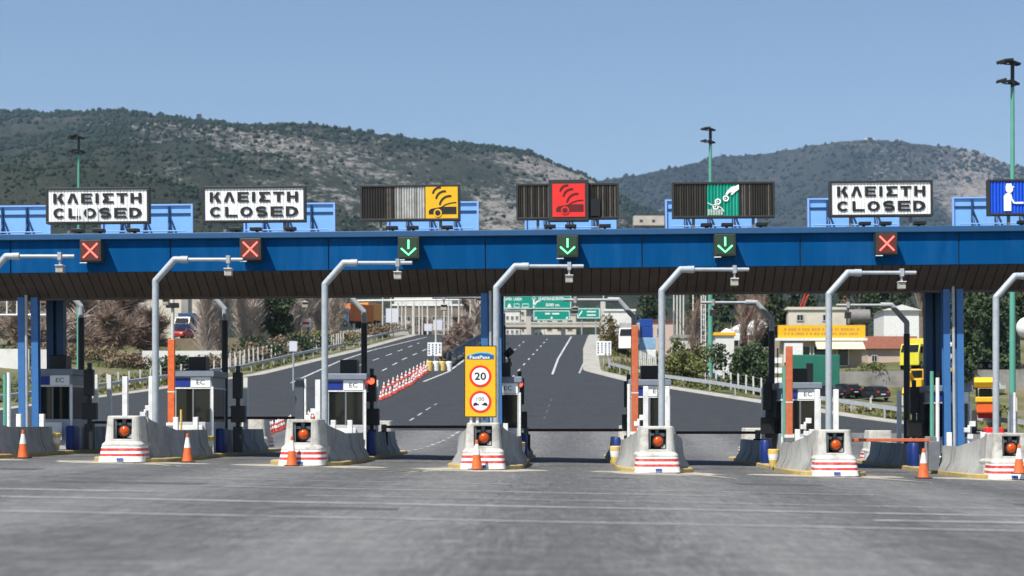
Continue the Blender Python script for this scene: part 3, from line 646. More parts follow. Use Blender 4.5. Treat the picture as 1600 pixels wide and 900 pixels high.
mb.prism([(cx-.14,zc-.48),(cx+.12,zc-.48),(cx+.12,zc-.1),(cx+.16,zc-.02),(cx+.12,zc+.12),(cx-.02,zc+.16),(cx-.14,zc+.05)], y, y+.01)
mb.stroke([(cx+.02,zc+.1),(cx+.22,zc-.2),(cx+.55,zc-.2)], .07, y-.008)
mb.obj('cashier_figure', white_clean, t)

# lane lights on the fascia
def lane_light(X, kind, label):
    t = thing('lane_signal', label, 'lane signal', (X, 56.42, 7.6 + cz(X)), 0, 'lane signals on the canopy front'); t.rotation_euler = (0, -TILT, 0)
    mb = MB(); mb.box(-.37, .37, 0, .5, -.38, .38); mb.obj('housing', mat('signal_housing', (0.035,0.04,0.03) , .5, .15), t, bevel=.02)
    MB().box(-.31, .31, -.012, .0, -.32, .32).obj('lamp_field', mat('signal_field_red', (0.11,.022,.018), .6, .1) if kind == 'x' else mat('signal_field_green', (.02,.05,.025), .6, .1), t)
    mb = MB()
    if kind == 'x': mb.stroke([(-.25,-.25),(.25,.25)], .055, -.026); mb.stroke([(-.25,.25),(.25,-.25)], .055, -.03); mb.obj('red_cross', red_x, t)
    else: mb.stroke([(0,.27),(0,-.04)], .055, -.026); mb.stroke([(-.25,-.02),(0,-.25),(.25,-.02)], .055, -.03); mb.obj('green_arrow', green_lit, t)
    MB().box(-.38, -.14, .02, .1, -.43, -.4).obj('mounting_tab', white, t)
lane_light(LN[0]-.05, 'x', 'lit red cross signal under the leftmost closed board')
lane_light(LN[1]+.0, 'x', 'lit red cross signal under the second closed board from left')
lane_light(LN[2]-.02, 'a', 'lit green arrow signal under the yellow car board')
lane_light(LN[3]-.0, 'a', 'lit green arrow signal under the red car board')
lane_light(LN[4]-.02, 'a', 'lit green arrow signal under the green coin board')
lane_light(LN[5]+.05, 'x', 'lit red cross signal under the rightmost closed board')
# ------------------------------------------------------------------ things on the islands
def rrect(hx, y0, y1, r, z, n=4):
    pts = []
    for cx, cy, a0 in ((hx-r, y1-r, 0), (-hx+r, y1-r, 90), (-hx+r, y0+r, 180), (hx-r, y0+r, 270)):
        for i in range(n+1):
            a = R(a0+90*i/n); pts.append((cx+r*math.cos(a), cy+r*math.sin(a), z))
    return pts
# concrete nose with a window for the amber lamp
mb = MB(); mb.loft([rrect(.66,.18,1.9,.2,0), rrect(.62,.22,1.9,.2,.42), rrect(.64,.18,1.9,.18,.50), rrect(.64,.2,1.9,.2,.54), rrect(.57,.32,1.8,.2,.62), rrect(.505,.40,1.7,.17,1.38), rrect(.49,.42,1.68,.16,1.42)])
solid = mb.obj('solid', concrete_pale); cut = MB().box(-.28,.28,0,.95,.70,1.32).obj('cut', concrete_pale)
bo = solid.modifiers.new('b', 'BOOLEAN'); bo.object = cut; bo.operation = 'DIFFERENCE'; bo.solver = 'EXACT'
bpy.context.view_layer.update()
nose_me = bpy.data.meshes.new_from_object(solid.evaluated_get(bpy.context.evaluated_depsgraph_get())); nose_me.name = 'shell'
for o in (solid, cut): bpy.data.objects.remove(o)
def make_nose(label, name='crash_nose', lamp=True):
    t = thing(name, label, 'concrete nose', (0,0,0), 0, 'concrete island noses with amber lamps' if lamp else 'rear concrete noses')
    o = bpy.data.objects.new('shell', nose_me); COL.objects.link(o); o.parent = t
    b = o.modifiers.new('bevel', 'BEVEL'); b.width = .02; b.segments = 2; b.limit_method = 'ANGLE'; b.angle_limit = R(50)
    # striped skirt: alternating red and white bands
    rings = []; zs = [0, .10, .17, .25, .33, .42, .47]; mis = [0, 0, 1, 0, 1, 0, 0]
    for z in zs: rings.append(rrect(.70-.14*z, .02+.22*z, 1.2, .22, z, 5))
    MB().loft(rings, mis=[0, 0, 1, 0, 1, 0], cap=True).obj('striped_skirt', [white, red], t, smooth=True)
    MB().prismx([(-.006,.04),(.01,.04),(.03,.12),(.014,.12)], -.1, .1).obj('blue_sticker', mat('sticker_blue', (.03,.08,.3), .5, .5, 30), t)
    if lamp:
        MB().box(-.275,.275,.88,.93,.71,1.31).obj('window_back', mat('window_green_dark', (.03,.042,.03), .6, .5, 5), t)
        [MB().box(*q).obj('lamp_bracket', m_, t) for q, m_ in (((-.27,-.21,.45,.5,.72,1.3), steel_grey), ((-.05,.05,.55,.7,1.1,1.31), steel_grey), ((.12,.25,.5,.8,.73,.85), galv), ((-.25,-.08,.6,.62,1.12,1.2), galv), ((.08,.24,.6,.62,1.1,1.2), galv))]
        l = MB(); l.cyl((0.03,.48,.95), (0.03,.72,.95), .20, n=24).obj('lamp_housing', black, t, smooth=True)
        l = MB(); l.lathe([(0.001,0),(.05,.0),(.10,.02),(.145,.06),(.155,.09)], n=24)
        l.v = [(x+.03, .40+z, .95+y) for x, y, z in l.v]; l.obj('amber_lens', amber, t, smooth=True)
    return t
ISZ = [float(zr(X, 60)) for X in ISL]
nose = None
for k, X in enumerate(ISL):
    lab = 'striped concrete nose with amber lamp at the front of ' + WHERE[k]
    if nose is None: nose = make_nose(lab); nose.location = (X, 49.9, ISZ[k])
    else: dup(nose, (X, 49.9+[0,.05,-.05,.04,0,-.06,.03][k], ISZ[k]+.02), R([0,1.5,-2,1,2.2,-1.2,.8][k]), lab)
rn = None
for k, X in enumerate(ISL):
    lab = 'pale concrete block at the rear end of ' + WHERE[k]
    if rn is None: rn = make_nose(lab, 'rear_crash_nose', False); rn.location = (X, 72.9, ISZ[k]); rn.rotation_euler = (0,0,math.pi)
    else: dup(rn, (X, 72.9, ISZ[k]), math.pi, lab)

# jersey barriers
def jersey(path, hs, name, m, seams=True, side=1):
    """barrier along path [(x,y)], height per point; safety profile faces the lane"""
    prof = [(.30, 0), (.30, .10), (.14, .36), (.09, 1.0), (-.09, 1.0), (-.12, .36), (-.14, .1), (-.14, 0)]
    rings = []; n = len(path)
    for i, (x, y) in enumerate(path):
        a = path[max(i-1,0)]; c = path[min(i+1,n-1)]; d = Vector((c[0]-a[0], c[1]-a[1])).normalized(); nn = Vector((d.y, -d.x))*side
        rings.append([(x+nn.x*p, y+nn.y*p, (q if q < .4 else .36+(q-.36)/.64*(hs[i]-.36))) for p, q in prof])
    return MB().loft(rings)
def wall(side, yend, label_side):
    path = []; hs = []
    for i in range(10):
        t_ = i/9; y = 1.2+2.3*t_; x = .46 + .42*(t_*t_*(3-2*t_)); path.append((side*x, y)); hs.append(1.30-.42*min(1,t_*1.1)**.8)
    yy = 3.5
    while yy < yend-.01: yy = min(yy+1.0, yend); path.append((side*.88, yy)); hs.append(.88)
    return jersey(path, hs, 'concrete_barrier', concrete, side=side)
WALLP = {-1: wall(-1, 5.4, 0), 1: wall(1, 7.7, 0)}
wallme = {s: WALLP[s].mesh('concrete_barrier', concrete, smooth=True) for s in WALLP}
rearb = {s: jersey([(s*.88, y) for y in np.arange(0, 6.7, .55)], [.86]*13, 'rear', concrete, side=s).mesh('rear_barrier', concrete, smooth=True) for s in (-1,1)}
seam = MB()
def place_mesh(name, me, loc, label, cat, group, rz=0):
    o = bpy.data.objects.new(name, me); COL.objects.link(o); o.location = loc; o.rotation_euler = (0,0,rz); tag(o, label, cat, group); return o
SIDE = {-1: 'left', 1: 'right'}
for k, X in enumerate(ISL):
    for s in (-1, 1):
        z = ISZ[k] + .10
        o = place_mesh('concrete_barrier', wallme[s], (X, 50, z), 'grey barrier wall, front %s side of %s' % (SIDE[s], WHERE[k]), 'barrier', 'front barrier walls of the islands')
        ends = 5.2 if s < 0 else 7.5
        for yy in ((3.9,) if s < 0 else (4.2, 6.4)):
            MB().prism([(s*.75,.0),(s*1.19,.0),(s*1.19,.11),(s*1.03,.37),(s*.975,.885),(s*.75,.885)], yy, yy+.03).obj('joint', mat('joint_grey', (.1,.1,.095), .9), o)  # dark grey strip marking the joint
        o = place_mesh('rear_barrier', rearb[s], (X, 61.8, z), 'low jersey barrier, rear %s side of %s' % (SIDE[s], WHERE[k]), 'barrier', 'rear jersey barriers of the islands')
        for yy in (2.2, 4.4): MB().prism([(s*.75,.0),(s*1.19,.0),(s*1.19,.11),(s*1.03,.37),(s*.975,.865),(s*.75,.865)], yy, yy+.03).obj('joint', mat('joint_grey', (.1,.1,.095), .9), o)

# booths
def make_booth(label):
    t = thing('toll_booth', label, 'toll booth', (0,0,0), 0, 'toll booths under the canopy')
    H = 3.02; hx = .68; D = 2.3
    MB().box(-hx, hx, 0, D, 0, 1.12).obj('lower_wall', mat('booth_wall', (.42,.43,.45), .5, .08, 3, dirt=(.3,.3,.3), dscale=2, damt=.5), t, bevel=.015)
    for x in (-hx+.035, hx-.035):
        for y in (.035, D-.035): MB().box(x-.035, x+.035, y-.035, y+.035, 1.12, 2.32).obj('post', galv, t)
    g = MB(); g.box(-hx+.07, hx-.07, .02, .04, 1.12, 2.32).box(-hx+.07, hx-.07, D-.04, D-.02, 1.12, 2.32); g.box(-hx+.02,-hx+.04,.07,D-.07,1.12,2.32).box(hx-.04,hx-.02,.07,D-.07,1.12,2.32); g.obj('window', glass_dark, t)
    m_ = MB(); m_.box(-.03,.03,-.01,.02,1.12,2.32); m_.obj('mullion', steel_grey, t)
    MB().box(-hx-.02, hx+.02, -.02, D+.02, 2.32, 2.37).obj('white_rail', white, t)
    MB().box(-hx, hx, 0, D, 2.37, 2.75).obj('upper_band', mat('booth_band', (.3,.32,.36), .5, .08), t)
    MB().box(-hx+.02, -.12, -.03, 0, 2.40, 2.70).obj('blue_plate', mat('plate_blue', (.012,.035,.25), .5), t)
    p = MB().box(-.08, hx-.05, -.035, 0, 2.38, 2.74).obj('white_plate', white_clean, t)
    text('EC', .3, .16, p, (.28, -.041, 2.56), m=ink)
    r = MB(); r.box(-hx-.1, hx+.1, -.12, D+.12, 2.75, 2.98).obj('roof', mat('booth_roof', (.2,.23,.28), .5, .1), t, bevel=.03)
    MB().box(-.28, .34, .5, 1.2, 2.98, 3.5).obj('air_unit', black, t, bevel=.02)
    MB().box(hx-.02, hx+.06, -.05, .03, 0, 2.4).obj('corner_post', white, t)
    MB().box(-hx-.02, hx*.55, -.12, -.02, .35, 1.0).obj('white_front_panel', white, t, bevel=.01)
    return t
b0 = None
for k, X in enumerate(ISL):
    lab = 'narrow toll booth with dark windows on ' + WHERE[k]
    loc = (X+.18, 59.0 if k else 60.3, ISZ[k]+.13)
    if b0 is None: b0 = make_booth(lab); b0.location = loc
    else: dup(b0, loc, 0, lab)

# front and rear lamp gantries
def make_gantry(label, s, grp, m):
    t = thing('camera_pole', label, 'pole', (0,0,0), 0, grp)
    if s < 0:
        MB().cyl((0,0,0),(0,0,5.3),.125,n=14).cyl((0,0,0),(0,0,.03),.28).obj('pole', m, t, smooth=True); m = mat('pole_galvanised', (0,0,0))  # lower length coloured dark for the canopy's shade, top left grey
        MB().tube([(0,0,5.3), (0,0,5.75), (s*.62,0,6.45), (s*1.0,0,6.45)], .11, n=14).obj('upper_pole', m, t, smooth=True)
    else: MB().tube([(0,0,0), (0,0,5.75), (s*.62,0,6.45), (s*1.0,0,6.45)], .108, n=14).cyl((0,0,0),(0,0,.03),.24).obj('pole', m, t, smooth=True)
    a = MB(); a.cyl((s*.9,0,6.45),(s*2.85,0,6.45),.062,n=12).cyl((s*.84,0,6.45),(s*1.06,0,6.45),.12,n=12); a.obj('arm', m, t, smooth=True)
    c = MB(); c.box(s*2.38-.06, s*2.38+.06, -.1, .1, 6.33, 6.58).box(s*2.38-.03, s*2.38+.03, -.03, .03, 6.1, 6.34).obj('clamp', galv, t)
    MB().box(s*2.38-.12, s*2.38+.12, -.1, .15, 5.92, 6.14).obj('camera_box', mat('camera_box_grey', (.4,.38,.34), .5, .2, 8), t, bevel=.015)
    MB().box(s*2.38-.13, s*2.38+.13, -.15, .17, 6.141, 6.165).obj('camera_hood', white, t)
    return t
lampg = mat('pole_galvanised', (.40,.44,.47), .45, .1, 5, metal=.1, dirt=(.3,.31,.32), dscale=4, damt=.6)
fp = None
for k, X in enumerate(ISL):
    lab = 'grey bent pole with camera arm on ' + WHERE[k]; loc = (X+.28, 53.2, ISZ[k]+.1)
    if fp is None: fp = make_gantry(lab, 1, 'grey camera poles in front of the canopy', lampg); fp.location = loc
    else: dup(fp, loc, 0, lab)
rp_ = None
for k, X in enumerate(ISL):
    lab = 'shade-darkened bent pole with arm reaching left behind ' + WHERE[k]; loc = (X+[-.4,-.1,0,.0,-.1,0,0][k], 65.8, ISZ[k]+.05)
    if rp_ is None: rp_ = make_gantry(lab, -1, 'bent poles behind the canopy', mat('shade_dark_pole', (.028,.032,.04), .5, .1)); rp_.location = loc
    else: dup(rp_, loc, 0, lab)

# white marker posts
def post_mesh(h, wd=.2, name='marker_post'): return MB().box(-wd/2, wd/2, -wd/2, wd/2, 0, h).box(-wd/2-.03, wd/2+.03, -wd/2-.03, wd/2+.03, 0, .02).mesh(name, white)
tall = post_mesh(2.62, .17); short = post_mesh(1.28, .17); vtall = post_mesh(3.1, .17)
def post(me, px, k, Y, label, pybase=None):
    X = WX(px, Y); o = place_mesh('marker_post', me, (X, Y, ISZ[k]+.14), label, 'post', 'white marker posts on the islands')
    o.modifiers.new('bevel','BEVEL').width = .012; return o
for k, lst in {1: [(196,'left of the grey pole'),(237,'touching the grey pole')], 2: [(497,'left of the grey pole')], 4: [(1009,'left of the grey pole'),(1042,'right of the grey pole')], 5: [(1277,'left of the grey pole'),(1306,'right of the grey pole')], 6: [(1582,'right of the grey pole')], 3: [(742, 'left, below the yellow board'),(760,'middle, below the yellow board')]}.items():
    for px, d in lst: post(tall if k != 3 else short, px, k, 54.2, 'tall white post on %s, %s' % (WHERE[k], d) if k != 3 else 'white post showing under the yellow speed board, ' + d.split(',')[0])
for k, lst in {0: [30, 66], 1: [275, 306], 2: [521, 547], 3: [790], 5: [1246, 1268], 6: [1483, 1536], 4: []}.items():
    for j, px in enumerate(lst):
        post(short, px, k, 57.2, 'short white post before the booth, %s%s' % (WHERE[k], '' if len(lst) == 1 else (', left one' if j == 0 else ', right one')))
for px, k in ((150,0),(171,0),(384,1),(588,2),(1193,5),(1405,6)):
    d = {150:'left of the pair behind the leftmost gap',171:'right of the pair behind the leftmost gap',384:'right of the second booth from left',588:'right of the lit red light on the third island',1193:'left of the second island from the right',1405:'left of the far right island'}[px]
    o = place_mesh('marker_post', vtall, (WX(px,67.4), 67.4, float(zr(WX(px,67.4),67.4))), 'tall half shaded white post behind, ' + d, 'post', 'half shaded posts behind the canopy')

# grey twin column beside the third island lamp
t = thing('height_sensor_column', 'tall dark grey box column with white edge strip, third island', 'column', (WX(469, 55.5), 55.5, ISZ[2]+.13))
MB().box(-.16,.13,-.1,.12,.45,2.72).obj('column', mat('slate_box', (.075,.085,.1), .5, .1), t, bevel=.01); MB().box(.15,.21,-.08,.08,.2,2.7).obj('white_strip', white, t); MB().box(-.11,.11,-.08,.1,0,.45).obj('foot', white, t)
for (px, k, lab) in ((1195+13, 5, 'dark grey sensor column left of the second booth from the right'), (1440, 6, 'dark grey sensor column left of the far right island booth')):
    t2 = dup(t, (WX(px, 60.5), 60.5, ISZ[k]+.13), 0, lab)

# reader units: thin white pole with small boxes
def reader(label):
    t = thing('reader_unit', label, 'card reader', (0,0,0), 0, 'white reader units beside the booths')
    MB().cyl((0,0,0),(0,0,1.55),.045,n=10).obj('pole', white, t, smooth=True)
    MB().box(-.16,.02,-.1,.08,1.3,1.46).obj('camera', white, t, bevel=.01); MB().box(.02,.2,-.12,.06,1.5,1.68).obj('upper_camera', white, t, bevel=.01); MB().box(-.06,.12,-.1,.05,1.08,1.24).obj('lower_camera', white, t, bevel=.01)
    return t
rd = None
for px, k in ((227,1),(485,2),(1258,5),(1514,6),(998,4)):
    lab = 'thin pole with three camera boxes on ' + WHERE[k]; loc = (WX(px,55.3),55.3,ISZ[k]+.13)
    if rd is None: rd = reader(lab); rd.location = loc
    else: dup(rd, loc, 0, lab)

for px, k, top, m_, lab in ((8,0,585,mast_green,'slim teal post at the far left edge beside the white pipe'),(14,0,582,white,'white pipe post with bracket at the far left edge'),(1226,5,572,mast_green,'slim teal post just left of the third raised orange arm'),(1456,6,580,mast_green,'slim teal post left of the right blue columns'),(1465,6,590,white,'white pipe post left of the right blue columns'),(983,4,600,white,'thin white pipe at the right edge of the open middle lane'),(283,1,640,yellow_pl,'thin yellow rod before the second booth from left')):
    Y = 58.3; X = WX(px,Y); z = ISZ[k]+.13; o = MB().cyl((0,0,0),(0,0,WZ(top,Y)-z),.07 if m_ is not yellow_pl else .04,n=10).cyl((-.12,0,.4),(.12,0,.4),.04,n=6).obj('pipe_post', m_, smooth=True); o.location = (X,Y,z); tag(o, lab, 'post')
# lane traffic lights in dark columns
def tlight(label, lit):
    t = thing('traffic_light', label, 'traffic light', (0,0,0), 0, 'dark lane light columns')
    MB().box(-.07,.07,-.06,.06,0,3.2).obj('pole', dark_steel, t)
    MB().box(-.17,.17,-.2,.1,1.98,2.95).obj('head', black, t, bevel=.03)
    for i, z in enumerate((2.74, 2.4)):
        MB().cyl((0,-.2,z),(0,-.235,z),.125,n=20).obj('lamp', (red_lit if (i == 0 and lit) else black), t)
        MB().prism([(-.14,z+.10),(.14,z+.10),(.10,z+.15),(-.10,z+.15)],-.34,-.2).obj('visor', black, t)
    MB().box(-.24,.28,-.16,.16,1.1,1.72).obj('control_box', black, t, bevel=.02)
    MB().box(-.16,.16,-.14,.14,0,.95).obj('base_cabinet', dark_steel, t, bevel=.02)
    return t
for k, X in enumerate(ISL):
    lit = k in (2, 3)
    s = 1 if k < 4 else -1
    px = [140, 372, 581, 812, 982, 1199, 1428][k]
    t = tlight(('dark column with lit red light on ' if lit else 'dark unlit light column beside the booth on ') + WHERE[k], lit); t.location = (WX(px,60.2), 60.2, ISZ[k]+.13)
# small swivel camera above the booth of the yellow board island
t = thing('swivel_camera', 'black swivel camera on a short mast above the middle booth', 'camera', (WX(796,60.8), 60.8, ISZ[3]+3.1))
MB().cyl((0,0,0),(0,0,.75),.05,n=10).box(-.09,.09,-.09,.09,.45,.6).obj('mast', black, t); MB().box(-.13,.13,-.26,.26,-.1,.1, M=Matrix.Translation((-.02,0,.95)) @ Matrix.Rotation(R(50),4,'Y') @ Matrix.Rotation(R(-20),4,'X')).obj('camera_head', black, t, bevel=.02)

# yellow end bollards and blue guards
def yb(label):
    t = thing('yellow_bollard', label, 'bollard', (0,0,0), 0, 'yellow bollards at the barrier ends')
    MB().lathe([(.0,0),(.13,0),(.15,.05),(.17,.25),(.2,.45),(.2,.6),(.17,.62),(.0,.62)], n=18, mis=[0,0,0,1,0,0,0]).obj('body', [yellow_pl, white], t, smooth=True); return t
y0_ = None
for k, (px, Y) in {0:(86,58), 1:(325,58), 2:(562,58), 3:(812,58), 4:(962,55.7), 5:(1209,55.7), 6:(1457,55.7)}.items():
    lab = 'yellow and white bollard at the barrier end of ' + WHERE[k]
    if y0_ is None: y0_ = yb(lab); y0_.location = (WX(px,Y),Y,ISZ[k]+.13)
    else: dup(y0_, (WX(px,Y),Y,ISZ[k]+.13), 0, lab)
blue_me = MB().loft([rrect(.13,-.45,.45,.12,0), rrect(.15,-.47,.47,.12,.1), rrect(.15,-.47,.47,.12,.8), rrect(.11,-.42,.42,.1,.88)]).mesh('blue_guard', blue_pl, smooth=True)
for k, X in enumerate(ISL):
    for s in (-1, 1):
        if (s > 0) == (k < 4): place_mesh('blue_guard', blue_me, (X+s*.98, 60.1, ISZ[k]+.13), 'blue plastic guard %s of the booth, %s' % (SIDE[s], WHERE[k]), 'guard', 'blue guards beside the booths')

# barrier arms
def arm_unit(name, label, grp, raised, L, m, loc, s=1, hgt=1.15, cab=steel_grey):
    t = thing(name, label, 'barrier arm', loc, 0, grp)
    MB().box(-.17,.17,-.17,.17,0,1.0).obj('cabinet', cab, t, bevel=.02)
    if raised:
        a = MB(); a.box(-.12,.12,-.07,.07,hgt-.1,hgt+L).obj('arm', m, t, bevel=.02); MB().box(-.17,.17,-.09,.09,.95,hgt-.05).obj('pivot', white, t)
        MB().box(-.125,.125,-.075,.075,hgt+L*.35,hgt+L*.35+.04).obj('band', white, t)
    else:
        a = MB(); a.box(min(0,s*L),max(0,s*L),-.05,.05,hgt-.055,hgt+.055).obj('arm', m, t, bevel=.015)
        MB().box(-.1,.1,-.09,.09,1.0,hgt+.1).obj('pivot', steel_grey, t)
    return t
for px, k, top, lab in ((268,1,530,'raised orange barrier arm left of the second booth from left'),(992,4,508,'raised orange barrier arm just right of the open middle lane'),(1233,5,541,'raised orange barrier arm before the second booth from right')):
    Y = 57.6; X = WX(px,Y); z = ISZ[k]+.13; L = WZ(top,Y)-z-1.15
    arm_unit('barrier_arm', lab, 'orange barrier arms', True, L, orange_dull if k != 1 else orange, (X,Y,z))
z = ISZ[6]+.13; arm_unit('barrier_arm', 'lowered orange barrier arm across the lane near the far right cone', 'orange barrier arms', False, 2.75, orange_dull, (WX(1458,55.2),55.2,z), -1, WZ(687.5,55.2)-z)
for xa, xb, py, lab in ((470,355,653,'dark lowered arm between second and third islands'),(600,736,667,'dark lowered arm left of the yellow board island'),(822,972,672,'dark lowered arm right of the yellow board island'),(1184,1056,676,'dark lowered arm left of the second island from right'),(120,235,660,'dark lowered arm across the leftmost full lane')):
    Y = 65.0; X = WX(xa,Y); z = float(zr(X,Y)); L = abs(xb-xa)*Y/F
    arm_unit('dark_barrier_arm', lab, 'dark lowered barrier arms', False, L, maroon, (X,Y,z), 1 if xb > xa else -1, WZ(py,Y)-z, dark_steel)

# yellow speed board
X = -2.69; Yb = 50.95; z0 = WZ(652,Yb); z1 = WZ(540,Yb)
t = thing('speed_limit_board', 'tall yellow board with two round red signs on a nose', 'sign', (X, Yb, z0)); H = z1-z0
MB().box(-.5,.5,0,.05,0,H).obj('backing', black, t)
MB().box(-.475,.475,-.012,0,.03,H-.03).obj('yellow_face', yellow_board, t)
for x in (-.3,-.1,.12): MB().box(x-.04,x+.04,.06,.12,-.55,.6).obj('post', white if x < 0 else steel_grey, t)
y = -.02
lg = MB(); lg.prism([(-.42,H-.42),(.42,H-.42),(.42,H-.33),(.3,H-.27),(.0,H-.24),(-.2,H-.27),(-.42,H-.35)], y, y+.006); lg.obj('logo', mat('logo_blue', (.01,.12,.4), .5), t)
lg = MB(); lg.stroke([(-.42,H-.33),(-.2,H-.26),(0,H-.225),(.25,H-.24),(.42,H-.30)], .035, y-.006); lg.obj('logo_roof', mat('logo_teal', (.08,.45,.55), .5), t)
text('FastPass', .62, .10, t, (-.02, y-.01, H-.365), m=white_clean, off=.02)
for zc_, s_ in ((H*.573, 0), (H*.215, 1)):
    MB().prism(circle(0,zc_,.345), y, y+.006).obj('red_ring', sign_red, t)
    MB().prism(circle(0,zc_,.268), y-.005, y).obj('white_disc', white_clean, t)
    if s_ == 0: text('20', .36, .24, t, (0,y-.01,zc_), off=.02)
    else:
        text('100', .24, .12, t, (0,y-.01,zc_+.09), off=0)
        c = MB()
        for sx in (-1,1): c.prism([(sx*.22,zc_-.13),(sx*.05,zc_-.10),(sx*.04,zc_-.07),(sx*.09,zc_-.06),(sx*.12,zc_-.02),(sx*.17,zc_-.02),(sx*.22,zc_-.06)], y-.01, y-.006)
        c.obj('two_car_symbol', ink, t)

# traffic cones
def cone(label):
    t = thing('traffic_cone', label, 'traffic cone', (0,0,0), 0, 'orange and white traffic cones')
    MB().box(-.22,.22,-.22,.22,0,.035).obj('foot', mat('cone_foot', (.08,.03,.02), .7), t, bevel=.012)
    MB().lathe([(.175,.035),(.165,.06),(.108,.46)], n=24).obj('body', orange, t, smooth=True); MB().lathe([(.052,.78),(.04,.9),(.03,.91),(0,.91)], n=24).obj('tip', orange, t, smooth=True)
    MB().lathe([(.109,.46),(.053,.78)], n=24).obj('white_collar', white, t, smooth=True); return t
c0 = None
for px, py, lab in ((36,725,'orange cone with white collar at the left end of the plaza'),(293,726,'orange cone beside the dark wall of the second island'),(456,731,'orange cone leaning on the third nose skirt'),(745,737,'orange cone in front of the yellow board nose'),(1443,747,'orange cone below the tip of the lowered orange arm'),(1597,700,'orange cone cut by the right frame edge')):
    Y = {36:52.6,293:51.6,456:49.7,745:49.6,1443:49.8,1597:49.2}[px]; X = WX(px,Y); loc = (X,Y,float(zr(X,Y))+(.006))
    if px == 1597: loc = (X+.02, 49.6, float(zr(X,Y))+.2)
    if c0 is None: c0 = cone(lab); c0.location = loc
    else: dup(c0, loc, R(px), lab)
# long row of small red and white cones curving up the road
def scone():
    t = thing('road_cone', 'small red and white cone in the curving row along the road', 'cone', (0,0,0), 0, 'road cones in a curving row')
    MB().lathe([(.26,0),(.26,.05),(.17,.07),(.14,.24),(.11,.38),(.08,.52),(.04,.72),(0,.73)], n=10, mis=[0,0,0,1,0,1,1]).obj('body', [mat('cone_red', (.62,.09,.06), .5, .2, 6), white], t); return t
pts = G((412,683),(442,672),(500,655),(560,640),(600,625),(640,604),(672,578)); L = [0]
for a, b in zip(pts[:-1], pts[1:]): L.append(L[-1]+math.dist(a,b))
sc0 = None; nC = 62
for i in range(nC):
    f = (i/(nC-1))**1.15*L[-1]; X = float(np.interp(f, L, [p[0] for p in pts])); Y = float(np.interp(f, L, [p[1] for p in pts])); loc = (X+random.uniform(-.12,.12),Y,float(zr(X,Y)))
    if sc0 is None: sc0 = scone(); sc0.location = loc
    else: dup(sc0, loc, i*1.7)
pts2 = G((600,612),(640,592),(668,574))
for i in range(12):
    f = i/11; a = Vector(pts2[0]).lerp(Vector(pts2[2]), f); o = dup(sc0, (a.x, a.y, float(zr(a.x,a.y))), i, 'small red and white cone in the short row behind the long row'); o['group'] = 'cones of the short upper row'
# ------------------------------------------------------------------ high masts
def mast(label, X, Y, ztop, r):
    zb = float(zt(X, Y)) - .1; t = thing('light_mast', label, 'light mast', (X, Y, zb), 0, 'tall green light masts'); H = ztop - zb
    MB().cyl((0,0,0),(0,0,1.9),r*1.5,r*1.4,n=12).obj('base', concrete, t, smooth=True)
    MB().cyl((0,0,1.9),(0,0,H-.4),r,r*.55,n=12).obj('pole', mast_green, t, smooth=True)
    MB().cyl((0,0,H-1.7),(0,0,H-.1),r*.6,n=10).obj('head_pole', dark_steel, t, smooth=True); MB().cyl((0,0,H*.62),(0,0,H*.62+.3),r*1.2,n=12).obj('collar', dark_steel, t, smooth=True)
    for lv, z in enumerate((H-.2, H-1.4)):
        for i in range(3 if lv else 4):
            a = R([200, 160, 20, 250][i] + lv*15); M = Matrix.Translation((math.cos(a)*.55*(.6+.4*(i%2))-.12, math.sin(a)*.45, z+.10*(i%2))) @ Matrix.Rotation(a,4,'Z') @ Matrix.Rotation(R(14),4,'Y')
            MB().box(-.3,.3,-.24,.24,-.06,.08, M=M).obj('floodlight', dark_steel, t, bevel=.03)
        MB().cyl((-.6,-.2,z-.12),(.45,.1,z-.12),.04,n=8).obj('crossbar', dark_steel, t)
    return t
mast('green mast with floodlights rising behind the green coin board', WX(1110,160), 160, WZ(199,160), .26)
mast('tallest green mast with floodlights at the right frame edge', WX(1582,100), 100, WZ(93,100), .2)
mast('distant green mast behind the leftmost closed board', WX(123,140), 140, WZ(211,140), .17)

# ------------------------------------------------------------------ guardrails and fences
def rail(name, label, pts, m=galv, h=.75, step=4.0, thick=.05, beamh=.31, cat='guardrail'):
    g = [Vector(p) for p in pts]; o = g[0]; z0 = float(zt(o.x,o.y)); t = thing(name, label, cat, (o.x, o.y, z0))
    seg = []
    for a, b in zip(g[:-1], g[1:]):
        k = max(1, int((b-a).length/2)); seg += [a + (b-a)*i/k for i in range(k)]
    seg.append(g[-1]); rings = []
    for i, p in enumerate(seg):
        a = seg[max(i-1,0)]; c = seg[min(i+1,len(seg)-1)]; d = (c-a).normalized(); nn = Vector((-d.y,d.x)); z = float(zt(p.x,p.y))-z0+h
        w = [(0,beamh/2),(.06,beamh*.35),(.0,beamh*.1),(0,-beamh*.1),(.06,-beamh*.35),(0,-beamh/2),(-.03,-beamh/2),(-.03,beamh/2)]
        rings.append([(p.x-o.x+nn.x*q*s_, p.y-o.y+nn.y*q*s_, z+r_) for q, r_ in w for s_ in (-1,)])
    MB().loft(rings).obj('beam', m, t)
    pm = MB().box(-.06,.06,-.06,.06,-.2,h+.05).mesh('post', m); acc = 0; last = -9
    for a, b in zip(seg[:-1], seg[1:]):
        if acc - last >= step:
            q = bpy.data.objects.new('post', pm); COL.objects.link(q); q.parent = t; q.location = (a.x-o.x, a.y-o.y, float(zt(a.x,a.y))-z0); last = acc
        acc += (b-a).length
    return t
rail('guardrail', 'grey guardrail curving along the right road edge', [(float(XR(y))+1.5+.3*math.sin(y), y) for y in (104,112,122,131,140,148,157,165,178)])
rail('guardrail', 'long grey guardrail along the left carriageway', [(float(XL(y))-1.6, y) for y in (108,122,130,138,150,160,180,205,225,240,262)])
